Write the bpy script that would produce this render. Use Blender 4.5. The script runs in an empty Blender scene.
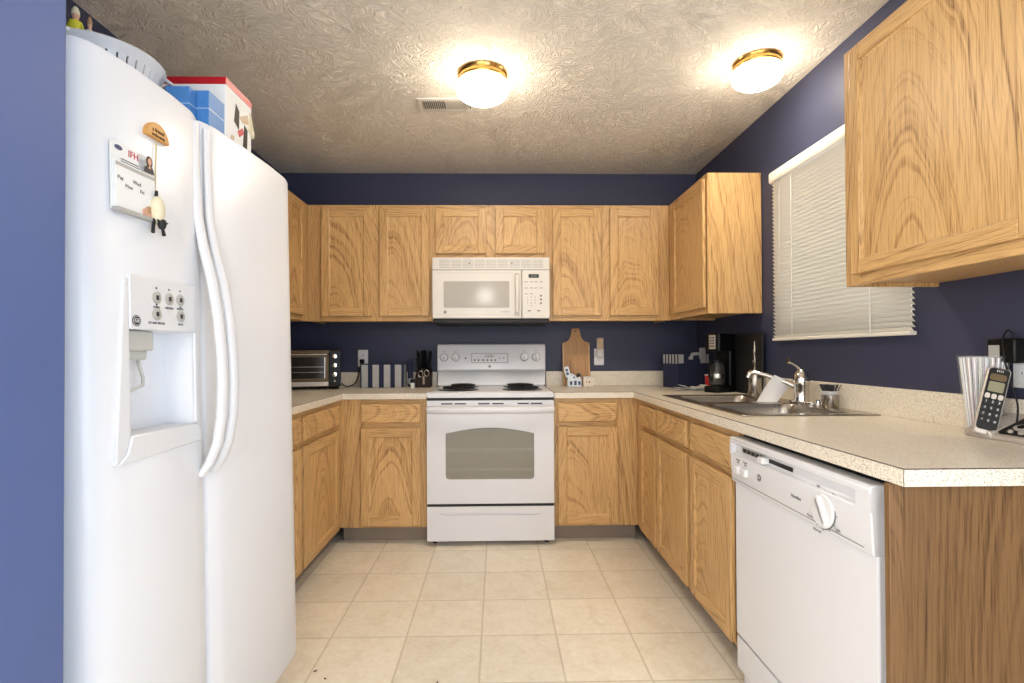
import bpy, bmesh, math, random
from mathutils import Vector, Matrix
random.seed(7)
SC = bpy.context.scene
C = SC.collection
PI = math.pi

# ------------------------------------------------------------------ camera, world, lights, exposure
cam = bpy.data.cameras.new('camera'); camo = bpy.data.objects.new('camera', cam); C.objects.link(camo)
cam.sensor_fit = 'HORIZONTAL'; cam.sensor_width = 36.0
F_PX = 517.88
cam.lens = F_PX/1024*36; cam.shift_x = (512-508.01)/1024; cam.shift_y = 6.36/1024; cam.clip_start = .02
PITCH, YAW, ROLL = .0097, .0199, -.0040
cp, sp, cw, sw = math.cos(PITCH), math.sin(PITCH), math.cos(YAW), math.sin(YAW)
fw = Vector((sw*cp, cw*cp, sp)); rt = Vector((cw, -sw, 0)); up = rt.cross(fw)
r2 = rt*math.cos(ROLL)+up*math.sin(ROLL); u2 = up*math.cos(ROLL)-rt*math.sin(ROLL)
camo.matrix_world = Matrix(((r2.x, u2.x, -fw.x, 0), (r2.y, u2.y, -fw.y, .0044), (r2.z, u2.z, -fw.z, 1.1518), (0, 0, 0, 1)))
SC.camera = camo

SC.view_settings.view_transform = 'Standard'; SC.view_settings.look = 'None'
SC.view_settings.gamma = 1.0; SC.view_settings.use_curve_mapping = False
SC.view_settings.exposure = 0.70
W = bpy.data.worlds.new('world'); SC.world = W; W.use_nodes = True
WORLD_STRENGTH = 1.5
bg = W.node_tree.nodes['Background']; bg.inputs[0].default_value = (.90, .95, 1, 1); bg.inputs[1].default_value = WORLD_STRENGTH
DOME_EMIT = 50.0
def light(name, typ, loc, energy, color, rot=(0, 0, 0), **k):
    l = bpy.data.lights.new(name, typ); l.energy = energy; l.color = color
    for a, b in k.items(): setattr(l, a, b)
    o = bpy.data.objects.new(name, l); C.objects.link(o); o.location = loc; o.rotation_euler = rot; return o
# pendant of the dining area behind the photographer; the area lights are added fill
light('dining_room_pendant', 'POINT', (-.20, -2.1, 2.12), 32, (1, .97, .94), shadow_soft_size=.13)
light('added_fill_behind', 'AREA', (.2, -3.6, 1.5), 16, (1, .98, .96), (math.radians(90), 0, 0), shape='RECTANGLE', size=3.0, size_y=2.0)  # added area fill from behind the camera, no window modelled there
light('added_cool_fill_right', 'AREA', (1.43, -1.2, 1.15), 50, (.74, .86, 1), (math.radians(90), 0, math.radians(90)), shape='RECTANGLE', size=1.8, size_y=2.0)  # added cool fill to brighten the near wall end and the refrigerator front
light('added_fill_left', 'AREA', (-3.1, -1.0, 1.5), 40, (1, .97, .92), (math.radians(90), 0, math.radians(-90)), shape='RECTANGLE', size=2.6, size_y=1.6)  # added fill from the left to lift the right-hand cabinet and dishwasher fronts

# ------------------------------------------------------------------ material helpers
def lin(c): return tuple(((v/255)/12.92 if v/255 <= .04045 else ((v/255+.055)/1.055)**2.4) for v in c)
class NT:
    def __init__(s, name):
        s.m = bpy.data.materials.new(name); s.m.use_nodes = True; s.t = s.m.node_tree; s.b = s.t.nodes['Principled BSDF']
    def n(s, typ, ins=None, **k):
        d = s.t.nodes.new(typ)
        for a, b in k.items(): setattr(d, a, b)
        for a, b in (ins or {}).items(): s.put(d.inputs[a], b)
        return d
    def put(s, sock, v):
        if isinstance(v, bpy.types.NodeSocket): s.t.links.new(v, sock)
        else: sock.default_value = v
    def set(s, name, v): s.put(s.b.inputs[name], v)
    def math(s, op, a, b=0, c=0):
        d = s.n('ShaderNodeMath', operation=op); s.put(d.inputs[0], a); s.put(d.inputs[1], b)
        if op in ('MULTIPLY_ADD', 'SMOOTH_MIN'): s.put(d.inputs[2], c)
        return d.outputs[0]
    def mix(s, f, a, b, blend='MIX'):
        d = s.n('ShaderNodeMix', data_type='RGBA', blend_type=blend)
        s.put(d.inputs[0], f); s.put(d.inputs[6], a); s.put(d.inputs[7], b); return d.outputs[2]
    def obj(s, scale=(1, 1, 1), loc=(0, 0, 0), rot=(0, 0, 0)):
        tc = s.n('ShaderNodeTexCoord'); m = s.n('ShaderNodeMapping', {0: tc.outputs['Object'], 1: loc, 2: rot, 3: scale}); return m.outputs[0]
    def noise(s, vec, scale, detail=2, rough=.5, dist=0):
        return s.n('ShaderNodeTexNoise', {'Vector': vec, 'Scale': scale, 'Detail': detail, 'Roughness': rough, 'Distortion': dist}).outputs[0]
    def ramp(s, f, stops):
        d = s.n('ShaderNodeValToRGB', {0: f}); e = d.color_ramp.elements
        while len(e) < len(stops): e.new(.5)
        for q, (p, c) in zip(e, stops): q.position = p; q.color = (*c[:3], 1) if len(c) >= 3 else (c[0],)*3+(1,)
        return d.outputs[0]
    def bump(s, h, strength=.2, dist=.01):
        d = s.n('ShaderNodeBump', {'Height': h, 'Strength': strength, 'Distance': dist}); s.set('Normal', d.outputs[0])
def c4(c): return (*lin(c), 1)
def simple(name, rgb, rough=.4, metal=0, spec=.5, var=.05, vscale=14, bump=0, bscale=200, **k):
    t = NT(name); v = t.obj(); f = t.noise(v, vscale, 3)
    base = lin(rgb)
    t.set('Base Color', t.mix(f, (*[x*(1-var) for x in base], 1), (*[min(1, x*(1+var)) for x in base], 1)))
    t.set('Roughness', rough); t.set('Metallic', metal); t.set('Specular IOR Level', spec)
    for a, b in k.items(): t.set(a.replace('_', ' '), b)
    if bump: t.bump(t.noise(v, bscale, 2), bump, .002)
    return t.m

def oak(name, horiz=False, light_c=(211, 173, 120), dark_c=(116, 76, 38), mid_c=(182, 140, 88), tilt=.15, freq=130):
    t = NT(name)
    tc = t.n('ShaderNodeTexCoord'); sx = t.n('ShaderNodeSeparateXYZ', {0: tc.outputs['Object']})
    x, y, z = sx.outputs
    if horiz: x, z = z, x
    rnd = t.n('ShaderNodeObjectInfo').outputs['Random']
    r10 = t.math('MULTIPLY', rnd, 37.0)
    low = t.n('ShaderNodeCombineXYZ', {0: t.math('MULTIPLY_ADD', x, 3.0, r10), 1: t.math('MULTIPLY', y, 3.0), 2: t.math('MULTIPLY', z, 1.2)}).outputs[0]
    nl = t.math('SUBTRACT', t.noise(low, 1.6, 2), .5)
    ox = t.math('MULTIPLY', t.math('SUBTRACT', rnd, .5), .16)
    xx = t.math('ADD', t.math('ADD', x, ox), t.math('MULTIPLY', nl, .02))
    zz = t.math('MULTIPLY_ADD', z, tilt, t.math('MULTIPLY', nl, .05))
    yy = t.math('ADD', t.math('ADD', y, t.math('MULTIPLY_ADD', rnd, .10, .15)), zz)
    xs = t.math('ADD', xx, .03)
    r = t.math('SQRT', t.math('ADD', t.math('MULTIPLY', xs, xs), t.math('MULTIPLY', yy, yy)))
    jit = t.noise(t.n('ShaderNodeCombineXYZ', {0: t.math('MULTIPLY', x, 60.0), 1: t.math('MULTIPLY', y, 60.0), 2: t.math('MULTIPLY', z, 5.0)}).outputs[0], 1.0, 3)
    ring = t.noise(t.n('ShaderNodeCombineXYZ', {0: t.math('MULTIPLY', t.math('MULTIPLY_ADD', jit, .004, r), freq*1.5), 1: r10, 2: t.math('MULTIPLY', z, .5)}).outputs[0], 1.0, 1.5, .5)
    vec = t.n('ShaderNodeCombineXYZ', {0: t.math('MULTIPLY_ADD', x, 340.0, r10), 1: t.math('MULTIPLY', y, 340.0), 2: t.math('MULTIPLY', z, 9.0)}).outputs[0]
    pore = t.noise(vec, 1.0, 2, .6)
    ringc = t.ramp(ring, [(.28, lin(dark_c)), (.42, lin(mid_c)), (.5, lin(light_c)), (.7, lin(light_c))])
    porec = t.ramp(pore, [(.34, (.66, .60, .52)), (.52, (1, 1, 1))])
    big = t.noise(low, 1.1, 2)
    tint = t.ramp(big, [(.3, (.90, .87, .82)), (.7, (1.05, 1.03, 1.0))])
    fade = t.ramp(pore, [(.33, (.06,)), (.60, (.72,))])
    soft = t.mix(fade, ringc, c4(light_c))
    col = t.mix(1.0, t.mix(.8, soft, porec, 'MULTIPLY'), tint, 'MULTIPLY')
    t.set('Base Color', col); t.set('Roughness', t.math('MULTIPLY_ADD', pore, -.12, .44)); t.set('Specular IOR Level', .4)
    t.bump(pore, .10, .0015)
    return t.m

M_OAKV = oak('oak_vertical_grain'); M_OAKH = oak('oak_horizontal_grain', True)
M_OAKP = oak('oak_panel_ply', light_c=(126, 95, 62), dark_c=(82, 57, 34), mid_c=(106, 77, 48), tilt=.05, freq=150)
M_BOARD = oak('oiled_board_wood', light_c=(180, 138, 88), dark_c=(138, 98, 56), mid_c=(162, 120, 72), tilt=.05, freq=60)
M_WHITE = simple('white_enamel', (220, 220, 224), .22, var=.012)
M_FRIDGE = simple('white_textured_steel', (232, 233, 237), .34, var=.012, bump=.05, bscale=420)
M_WHITE2 = simple('white_plastic', (224, 224, 226), .32, var=.015)
M_CREAM = simple('cream_white_plastic', (216, 210, 202), .3, var=.015)
M_GREYP = simple('grey_plastic', (176, 174, 168), .4)
M_LGREY = simple('pale_grey_print', (112, 112, 112), .5)
M_BLACK = simple('black_plastic', (15, 15, 16), .36, spec=.22, var=.2)
M_BLACKM = simple('matte_black', (24, 23, 24), .6, var=.2)
M_INK = simple('dark_print', (50, 50, 55), .5, var=.1)
M_COIL = simple('burner_coil_metal', (38, 36, 36), .45, .6, var=.2)
M_DRIP = simple('dark_drip_bowl', (38, 36, 34), .3, .6, var=.2)
M_STEEL = simple('brushed_steel', (178, 172, 163), .27, 1.0, var=.08, vscale=40)
M_CHROME = simple('chrome', (215, 213, 210), .08, 1.0, var=.03)
M_BRASS = simple('polished_brass', (214, 170, 98), .22, 1.0, var=.06)
M_TOE = simple('grey_vinyl_base', (136, 122, 108), .5, var=.06)
M_SEAM = simple('laminate_seam', (84, 68, 56), .5)
M_RED = simple('red_print', (186, 28, 38), .4)
M_REDCUP = simple('red_plastic', (200, 24, 36), .3)
M_PAPER = simple('white_paper', (236, 236, 234), .7, var=.02)
M_SKIN = simple('printed_skin_tone', (214, 164, 138), .6)
M_NAVY = simple('navy_fabric', (32, 38, 68), .85, var=.12, bump=.3, bscale=500)
M_SILVER = simple('silver_grey_fabric', (168, 168, 166), .75, var=.12, bump=.3, bscale=500)
M_BROWN = simple('dark_stained_wood', (40, 27, 20), .5, spec=.2, var=.15)
M_MAGW = simple('honey_wood', (206, 150, 78), .45, var=.12, vscale=40)
M_CORD = simple('natural_cord', (196, 178, 138), .8)
M_WOOL = simple('woolly_cream', (222, 212, 182), .9, var=.1, bump=.8, bscale=300)
M_YELLOW = simple('yellow_glaze', (214, 206, 58), .4)
M_TAN = simple('tan_glaze', (176, 140, 104), .5)
M_BLUEBOX = simple('blue_carton_print', (70, 128, 192), .5, var=.18, vscale=60)
M_BLUEWH = simple('white_blue_glaze', (222, 228, 236), .3)
M_BLUEGL = simple('dark_blue_glaze', (52, 66, 104), .3)
M_CLOTH = simple('white_cotton', (232, 230, 228), .85, var=.03, bump=.2, bscale=400)
M_TRIM = simple('white_painted_trim', (226, 224, 216), .45, var=.02)
M_BLIND = simple('blind_slat_vinyl', (226, 222, 212), .42, var=.02)
M_GOLD = simple('bronze_trim', (92, 76, 54), .4, .6, var=.1)
M_AMBER = simple('amber_screen', (196, 168, 72), .3)
M_SCREEN = simple('lcd_screen', (128, 126, 96), .2)
M_SILP = simple('silver_plastic', (186, 178, 170), .35, .3)
M_GLASSD = simple('smoked_glass', (30, 26, 22), .12, spec=.3)
M_DISP = simple('display_black_glass', (30, 32, 30), .1)
M_GREEN = simple('display_digits', (120, 130, 116), .4)
M_CRUMB = simple('brown_crumb', (96, 60, 36), .8, var=.3)
M_MWIN = simple('microwave_window_mesh', (176, 170, 162), .10, spec=.12, var=.03)
M_CHUTE = simple('grey_translucent_chute', (196, 196, 190), .25)
M_DIFF = simple('oven_inner_enamel', (160, 156, 146), .5)
M_ORANGE = simple('pale_orange_print', (196, 170, 140), .5)

def mat_glass(name, tint=(1, 1, 1), alpha=.15, rough=.03):
    t = NT(name); f = t.noise(t.obj(), 8, 2)
    t.set('Base Color', t.mix(f, (*tint, 1), (*[x*.96 for x in tint], 1))); t.set('Roughness', rough); t.set('Alpha', alpha); t.set('Specular IOR Level', .6)
    return t.m
M_GLASS = mat_glass('clear_glass', (.95, .96, .96), .09)
M_OVENGL = mat_glass('oven_window_glass', lin((165, 160, 145)), .42, .08)
M_CARAFE = mat_glass('carafe_glass', (.05, .05, .05), .75, .03)

def mat_wall(name='navy_wall_paint', rgb=(58, 61, 84)):
    t = NT(name); v = t.obj()
    f = t.noise(v, 2.2, 3); base = lin(rgb)
    t.set('Base Color', t.mix(f, (*[x*.93 for x in base], 1), (*[x*1.07 for x in base], 1)))
    t.set('Roughness', .5); t.set('Specular IOR Level', .35)
    t.bump(t.noise(v, 160, 3), .12, .002); return t.m
def mat_ceiling():
    t = NT('stomped_ceiling_texture'); v = t.obj()
    base = lin((246, 237, 224))
    warp = t.n('ShaderNodeTexNoise', {'Vector': v, 'Scale': 7.0, 'Detail': 2.0})
    v2 = t.n('ShaderNodeMix', data_type='VECTOR', blend_type='MIX') if False else None
    add = t.n('ShaderNodeVectorMath', {0: v, 1: t.n('ShaderNodeVectorMath', {0: warp.outputs['Color'], 1: (.22, .22, .22)}, operation='MULTIPLY').outputs[0]}, operation='ADD').outputs[0]
    vor = t.n('ShaderNodeTexVoronoi', {'Vector': v, 'Scale': 7.5, 'Randomness': 1.0})
    ang = t.math('MULTIPLY', t.n('ShaderNodeSeparateColor', {0: vor.outputs['Color']}).outputs[0], 6.283)
    rot = t.n('ShaderNodeVectorRotate', {'Vector': add, 'Angle': ang}, rotation_type='Z_AXIS').outputs[0]
    st = t.n('ShaderNodeMapping', {0: rot, 3: (24, 112, 20)}).outputs[0]
    stroke = t.noise(st, 1.0, 2, .5, .9)
    ridge = t.ramp(stroke, [(.36, (0,)), (.5, (.45,)), (.60, (1,))])
    fine = t.noise(v, 220, 3, .6)
    h = t.math('ADD', ridge, t.math('MULTIPLY', fine, .35))
    t.set('Base Color', t.mix(ridge, (*[x*.93 for x in base], 1), (*[min(1, x*1.03) for x in base], 1)))
    t.set('Roughness', .85); t.set('Specular IOR Level', .2)
    t.bump(h, .8, .008); return t.m
def mat_floor(tx=-.07, ty=2.737, T=.3048):
    t = NT('cream_vinyl_tile'); tc = t.n('ShaderNodeTexCoord')
    P = t.n('ShaderNodeNewGeometry').outputs['Position']
    sx = t.n('ShaderNodeSeparateXYZ', {0: P})
    gx = t.math('DIVIDE', t.math('SUBTRACT', sx.outputs[0], tx), T); gy = t.math('DIVIDE', t.math('SUBTRACT', sx.outputs[1], ty), T)
    def edge(g):
        fr = t.math('FRACT', g); return t.math('MINIMUM', fr, t.math('SUBTRACT', 1.0, fr))
    e = t.math('MINIMUM', edge(gx), edge(gy))
    wob = t.math('MULTIPLY', t.math('SUBTRACT', t.noise(P, 30, 2), .5), .006)
    grout = t.ramp(t.math('ADD', e, wob), [(.006, (1,)), (.016, (0,))])
    cell = t.n('ShaderNodeCombineXYZ', {0: t.math('FLOOR', gx), 1: t.math('FLOOR', gy)}).outputs[0]
    wn = t.n('ShaderNodeTexWhiteNoise', {0: cell}).outputs[0]
    off = t.n('ShaderNodeVectorMath', {0: P, 1: t.n('ShaderNodeVectorMath', {0: cell, 1: (3.1, 5.3, 0)}, operation='MULTIPLY').outputs[0]}, operation='ADD').outputs[0]
    m1 = t.noise(off, 9, 5, .62, .6); m2 = t.noise(off, 42, 3, .6)
    col = t.ramp(m1, [(.30, lin((220, 209, 188))), (.5, lin((238, 230, 215))), (.7, lin((244, 238, 226)))])
    col = t.mix(.5, col, t.ramp(m2, [(.35, lin((228, 217, 198))), (.6, lin((241, 235, 222)))]))
    tint = t.mix(wn, (.93, .92, .90, 1), (1.03, 1.02, 1.0, 1))
    col = t.mix(1.0, col, tint, 'MULTIPLY')
    t.set('Base Color', t.mix(t.math('MULTIPLY', grout, .36), col, c4((150, 126, 98))))
    t.set('Roughness', t.math('MULTIPLY_ADD', m2, .15, .30)); t.set('Specular IOR Level', .4)
    t.bump(t.math('SUBTRACT', t.math('MULTIPLY', m2, .3), grout), .35, .002); return t.m
def mat_counter():
    t = NT('speckled_beige_laminate'); v = t.obj()
    n1 = t.noise(v, 230, 3, .7); n2 = t.noise(v, 420, 2, .6); n3 = t.noise(v, 5, 2)
    col = t.ramp(n1, [(.30, lin((168, 148, 124))), (.43, lin((228, 218, 200))), (.6, lin((236, 229, 215))), (.72, lin((245, 241, 232)))])
    col = t.mix(t.ramp(n2, [(.33, (1,)), (.43, (0,))]), col, c4((134, 110, 86)))
    col = t.mix(1.0, col, t.mix(n3, (.95, .95, .95, 1), (1.03, 1.03, 1.03, 1)), 'MULTIPLY')
    t.set('Base Color', col); t.set('Roughness', .30); t.set('Specular IOR Level', .45); return t.m
def mat_straw(name, rgb):
    t = NT(name); v = t.obj(); sx = t.n('ShaderNodeSeparateXYZ', {0: v})
    ang = t.math('ARCTAN2', sx.outputs[1], sx.outputs[0])
    s = t.math('SINE', t.math('MULTIPLY', ang, 3.0))
    t.set('Base Color', t.mix(t.ramp(s, [(.60, (0,)), (.72, (1,))]), c4((238, 238, 236)), c4(rgb))); t.set('Roughness', .35); return t.m
def mat_emit(name, col, strength):
    t = NT(name); f = t.noise(t.obj(), 4, 2)
    t.set('Base Color', (.9, .88, .84, 1)); t.set('Roughness', .25)
    t.set('Emission Color', t.mix(f, (*col, 1), (*[x*.97 for x in col], 1))); z = t.n('ShaderNodeSeparateXYZ', {0: t.obj()}).outputs[2]     # the bulb sits low in the bowl: the rim by the ring glows less
    g = t.n('ShaderNodeMapRange', {0: z, 1: -.045, 2: .040, 3: strength, 4: strength*.16}).outputs[0]
    t.set('Emission Strength', g); return t.m
def mat_spots():
    t = NT('spotted_tin_print'); v = t.obj((55, 55, 55))
    d = t.n('ShaderNodeTexVoronoi', {'Vector': v, 'Scale': 1.0, 'Randomness': .35}).outputs['Distance']
    t.set('Base Color', t.mix(t.ramp(d, [(.36, (1,)), (.42, (0,))]), c4((232, 222, 206)), c4((136, 96, 66)))); t.set('Roughness', .4); return t.m
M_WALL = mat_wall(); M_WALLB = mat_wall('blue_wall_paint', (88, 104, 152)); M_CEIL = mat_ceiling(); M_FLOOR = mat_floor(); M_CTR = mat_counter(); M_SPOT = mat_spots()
M_DOME = mat_emit('lit_glass_dome', (1.0, .88, .70), DOME_EMIT)

# ------------------------------------------------------------------ mesh helpers
def chi(n=16, r=1.0): return [(r*math.cos(2*PI*i/n), r*math.sin(2*PI*i/n)) for i in range(n)]
class MB:
    def __init__(s): s.bm = bmesh.new()
    def face(s, vs, mi=0, sm=False):
        try:
            f = s.bm.faces.new(vs); f.material_index = mi; f.smooth = sm; return f
        except ValueError: return None
    def box(s, x0, x1, y0, y1, z0, z1, mi=0, mat=None):
        P = [(x, y, z) for x in (x0, x1) for y in (y0, y1) for z in (z0, z1)]
        v = [s.bm.verts.new(mat @ Vector(p) if mat else p) for p in P]
        for q in ((0, 1, 3, 2), (4, 6, 7, 5), (0, 4, 5, 1), (2, 3, 7, 6), (0, 2, 6, 4), (1, 5, 7, 3)): s.face([v[i] for i in q], mi)
        return s
    def loft(s, loops, mi=0, cap0=True, cap1=True, sm=True, closed=True):
        L = [[s.bm.verts.new(p) for p in lp] for lp in loops]; n = len(L[0])
        for a, b in zip(L, L[1:]):
            for i in range(n if closed else n-1): s.face([a[i], a[(i+1) % n], b[(i+1) % n], b[i]], mi, sm)
        if cap0: s.face(L[0][::-1], mi)
        if cap1: s.face(L[-1], mi)
        return s
    def lathe(s, prof, c=(0, 0, 0), n=24, mi=0, mat=None, cap0=True, cap1=True):
        lp = []
        for r, z in prof:
            q = [Vector((r*a, r*b, z)) for a, b in chi(n)]
            lp.append([(mat @ p if mat else p)+Vector(c) for p in q])
        return s.loft(lp, mi, cap0, cap1)
    def cyl(s, a, b, r, n=16, mi=0, r1=None):
        return s.tube([a, b], [r, r if r1 is None else r1], n, mi)
    def tube(s, pts, rad, n=10, mi=0, flat=(1, 1), up=None):
        pts = [Vector(p) for p in pts]
        if not isinstance(rad, (list, tuple)): rad = [rad]*len(pts)
        loops = []; U = Vector(up) if up else None
        for i, p in enumerate(pts):
            t = (pts[min(i+1, len(pts)-1)]-pts[max(i-1, 0)]).normalized()
            if U is None: U = Vector((0, 0, 1)) if abs(t.z) < .9 else Vector((1, 0, 0))
            a = (U - t*U.dot(t)).normalized(); b = t.cross(a); U = a
            loops.append([p+a*(x*rad[i]*flat[0])+b*(y*rad[i]*flat[1]) for x, y in chi(n)])
        return s.loft(loops, mi)
    def prism(s, pts, ax, a0, a1, mi=0, sm=False):
        def P(p, h): return {'x': (h, p[0], p[1]), 'y': (p[0], h, p[1]), 'z': (p[0], p[1], h)}[ax]
        return s.loft([[P(p, a0) for p in pts], [P(p, a1) for p in pts]], mi, sm=sm)
    def slab(s, xs, ys, fill, z0, z1, mi=0, mi_side=None):
        mi_side = mi if mi_side is None else mi_side; V = {}
        def v(i, j, k):
            if (i, j, k) not in V: V[i, j, k] = s.bm.verts.new((xs[i], ys[j], (z0, z1)[k]))
            return V[i, j, k]
        nx, ny = len(xs)-1, len(ys)-1
        ok = lambda i, j: 0 <= i < nx and 0 <= j < ny and fill((xs[i]+xs[i+1])/2, (ys[j]+ys[j+1])/2)
        for i in range(nx):
            for j in range(ny):
                if not ok(i, j): continue
                s.face([v(i, j, 1), v(i+1, j, 1), v(i+1, j+1, 1), v(i, j+1, 1)], mi); s.face([v(i, j, 0), v(i, j+1, 0), v(i+1, j+1, 0), v(i+1, j, 0)], mi)
                for di, dj, q in ((-1, 0, ((0, 0), (0, 1))), (1, 0, ((1, 1), (1, 0))), (0, -1, ((1, 0), (0, 0))), (0, 1, ((0, 1), (1, 1)))):
                    if not ok(i+di, j+dj):
                        a, b = [(i+p, j+r) for p, r in q]; s.face([v(*a, 0), v(*a, 1), v(*b, 1), v(*b, 0)], mi_side)
        return s
    def text(s, body, size, mat, mi=0, ext=.0004, align='CENTER'):
        cu = bpy.data.curves.new('t', 'FONT'); cu.body = body; cu.size = size; cu.extrude = ext; cu.align_x = align; cu.align_y = 'CENTER'; cu.resolution_u = 3
        o = bpy.data.objects.new('t', cu); C.objects.link(o)
        me = bpy.data.meshes.new_from_object(o.evaluated_get(bpy.context.evaluated_depsgraph_get()))
        me.transform(mat); n0 = len(s.bm.faces); s.bm.from_mesh(me); s.bm.faces.ensure_lookup_table()
        for f in s.bm.faces[n0:]: f.material_index = mi
        bpy.data.objects.remove(o); bpy.data.curves.remove(cu); bpy.data.meshes.remove(me); return s
    def build(s, name, mats, parent=None, bevel=0, seg=2, xf=None, smooth_all=False, origin=None):
        bm = s.bm
        if xf: bmesh.ops.transform(bm, matrix=xf, verts=bm.verts)
        bmesh.ops.recalc_face_normals(bm, faces=bm.faces)
        lo = Vector([min(v.co[i] for v in bm.verts) for i in range(3)]); hi = Vector([max(v.co[i] for v in bm.verts) for i in range(3)])
        ctr = (lo+hi)/2 if origin is None else Vector(origin)
        bmesh.ops.translate(bm, vec=-ctr, verts=bm.verts)
        if smooth_all:
            for f in bm.faces: f.smooth = True
        me = bpy.data.meshes.new(name); bm.to_mesh(me); bm.free()
        for m in (mats if isinstance(mats, (list, tuple)) else [mats]): me.materials.append(m)
        if hasattr(me, 'set_sharp_from_angle'): me.set_sharp_from_angle(angle=math.radians(38))
        o = bpy.data.objects.new(name, me); C.objects.link(o); o.location = ctr
        if parent: o.parent = parent
        if bevel:
            b = o.modifiers.new('bevel', 'BEVEL'); b.width = bevel; b.segments = seg; b.limit_method = 'ANGLE'; b.angle_limit = math.radians(50); b.harden_normals = False
        return o
def tag(o, label, cat, group=None):
    o['label'] = label; o['category'] = cat
    if group: o['group'] = group
    return o
def thing(name, label, cat, loc=(0, 0, 0), rz=0, group=None, rot=None):
    o = bpy.data.objects.new(name, None); C.objects.link(o); o.location = loc; o.rotation_euler = rot or (0, 0, rz); o.empty_display_size = .05
    return tag(o, label, cat, group)
def struct(o): o['kind'] = 'structure'; return o
def box(name, m, *b, parent=None, bevel=0): return MB().box(*b).build(name, m, parent, bevel)
def cut(o, cutter_mb, flat=False):
    c = cutter_mb.build('cutter', M_WHITE)
    md = o.modifiers.new('b', 'BOOLEAN'); md.object = c; md.operation = 'DIFFERENCE'; md.solver = 'EXACT'
    c.location = c.location - o.location          # o has no parent transform yet when cut
    loc = o.location.copy(); o.location = (0, 0, 0); par = o.parent; o.parent = None
    bpy.context.view_layer.update()
    me = bpy.data.meshes.new_from_object(o.evaluated_get(bpy.context.evaluated_depsgraph_get()))
    if hasattr(me, 'set_sharp_from_angle'): me.set_sharp_from_angle(angle=math.radians(38))
    if flat:
        for f in me.polygons: f.use_smooth = False
    o.modifiers.remove(md); o.data = me; o.location = loc; o.parent = par
    bpy.data.objects.remove(c)
def rrect(x0, x1, y0, y1, r, n=5):
    P = []
    for cx, cy, a in ((x1-r, y1-r, 0), (x0+r, y1-r, 90), (x0+r, y0+r, 180), (x1-r, y0+r, 270)):
        for k in range(n+1):
            t = math.radians(a+90*k/n); P.append((cx+r*math.cos(t), cy+r*math.sin(t)))
    return P
RX = lambda d: Matrix.Rotation(math.radians(d), 4, 'X')
RY = lambda d: Matrix.Rotation(math.radians(d), 4, 'Y')
RZ = lambda d: Matrix.Rotation(math.radians(d), 4, 'Z')
TR = lambda *p: Matrix.Translation(p)
FACE = RX(90)                       # text lying in XY turned to face -Y

# ------------------------------------------------------------------ room shell
XL, XR, YB, ZC = -1.563, 1.461, 3.765, 2.458
ZT, ZB = 2.14, 1.365
YF = -3.9
struct(box('floor', M_FLOOR, -3.2, XR+.12, YF, YB+.12, -.1, 0))
struct(box('ceiling', M_CEIL, -3.2, XR+.12, YF, YB+.12, ZC, ZC+.1))
struct(box('wall_back', M_WALL, XL-.12, XR+.12, YB, YB+.12, 0, ZC))
struct(box('wall_left', M_WALL, XL-.12, XL, .772, YB, 0, ZC))
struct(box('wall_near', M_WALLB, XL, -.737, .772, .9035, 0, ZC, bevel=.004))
WY0, WY1, WZ0, WZ1 = 1.80, 2.64, 1.25, 2.06
mb = MB()
ys = [YF, WY0, WY1, YB]; zs = [0, WZ0, WZ1, ZC]
mb.slab(ys, zs, lambda a, b: not (WY0 < a < WY1 and WZ0 < b < WZ1), 0, .12)
struct(mb.build('wall_right', M_WALL, xf=Matrix(((0, 0, 1, XR), (1, 0, 0, 0), (0, 1, 0, 0), (0, 0, 0, 1)))))
win = struct(MB().slab([WY0, WY0+.04, (WY0+WY1)/2-.018, (WY0+WY1)/2+.018, WY1-.04, WY1], [WZ0, WZ0+.04, WZ1-.04, WZ1],
    lambda a, b: not (WZ0+.04 < b < WZ1-.04 and (WY0+.04 < a < (WY0+WY1)/2-.018 or (WY0+WY1)/2+.018 < a < WY1-.04)), .05, .09)
    .build('window_1', M_TRIM, xf=Matrix(((0, 0, 1, XR), (1, 0, 0, 0), (0, 1, 0, 0), (0, 0, 0, 1)))))
MB().box(XR+.066, XR+.072, WY0+.03, WY1-.03, WZ0+.03, WZ1-.03).build('window_pane', M_GLASS, win, xf=TR(*(-win.location)))

# ------------------------------------------------------------------ cabinets
def front_door(par, x0, x1, z0, z1, yf=-.0225, st=.054, name='door'):
    mb = MB(); t = .019; y0, y1 = yf, yf+t
    mb.box(x0, x0+st, y0, y1, z0, z1, 0); mb.box(x1-st, x1, y0, y1, z0, z1, 0)
    mb.box(x0+st, x1-st, y0+.0006, y1, z0, z0+st, 1); mb.box(x0+st, x1-st, y0+.0006, y1, z1-st, z1, 1)
    d = mb.build(name, [M_OAKV, M_OAKH], par, .0035, 2)
    pm = MB(); a, b, c, e = x0+st, x1-st, z0+st, z1-st
    def ring(i, y): return [(a+i, y, c+i), (b-i, y, c+i), (b-i, y, e-i), (a+i, y, e-i)]
    pm.loft([ring(-.002, y1-.002), ring(-.002, y0+.0035), ring(.007, y0+.0085), ring(.0075, y0+.0085)], cap0=True, cap1=True, sm=False)
    p = pm.build('door_panel', M_OAKV, d); p.location -= d.location
    return d
def drawer_front(par, x0, x1, z0, z1, yf=-.0225):
    mb = MB(); i = .007
    mb.loft([[(x0, yf+.019, z0), (x1, yf+.019, z0), (x1, yf+.019, z1), (x0, yf+.019, z1)],
             [(x0, yf+.007, z0), (x1, yf+.007, z0), (x1, yf+.007, z1), (x0, yf+.007, z1)],
             [(x0+i, yf, z0+i), (x1-i, yf, z0+i), (x1-i, yf, z1-i), (x0+i, yf, z1-i)]], sm=False)
    return mb.build('drawer', M_OAKH, par, .0015)
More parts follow.
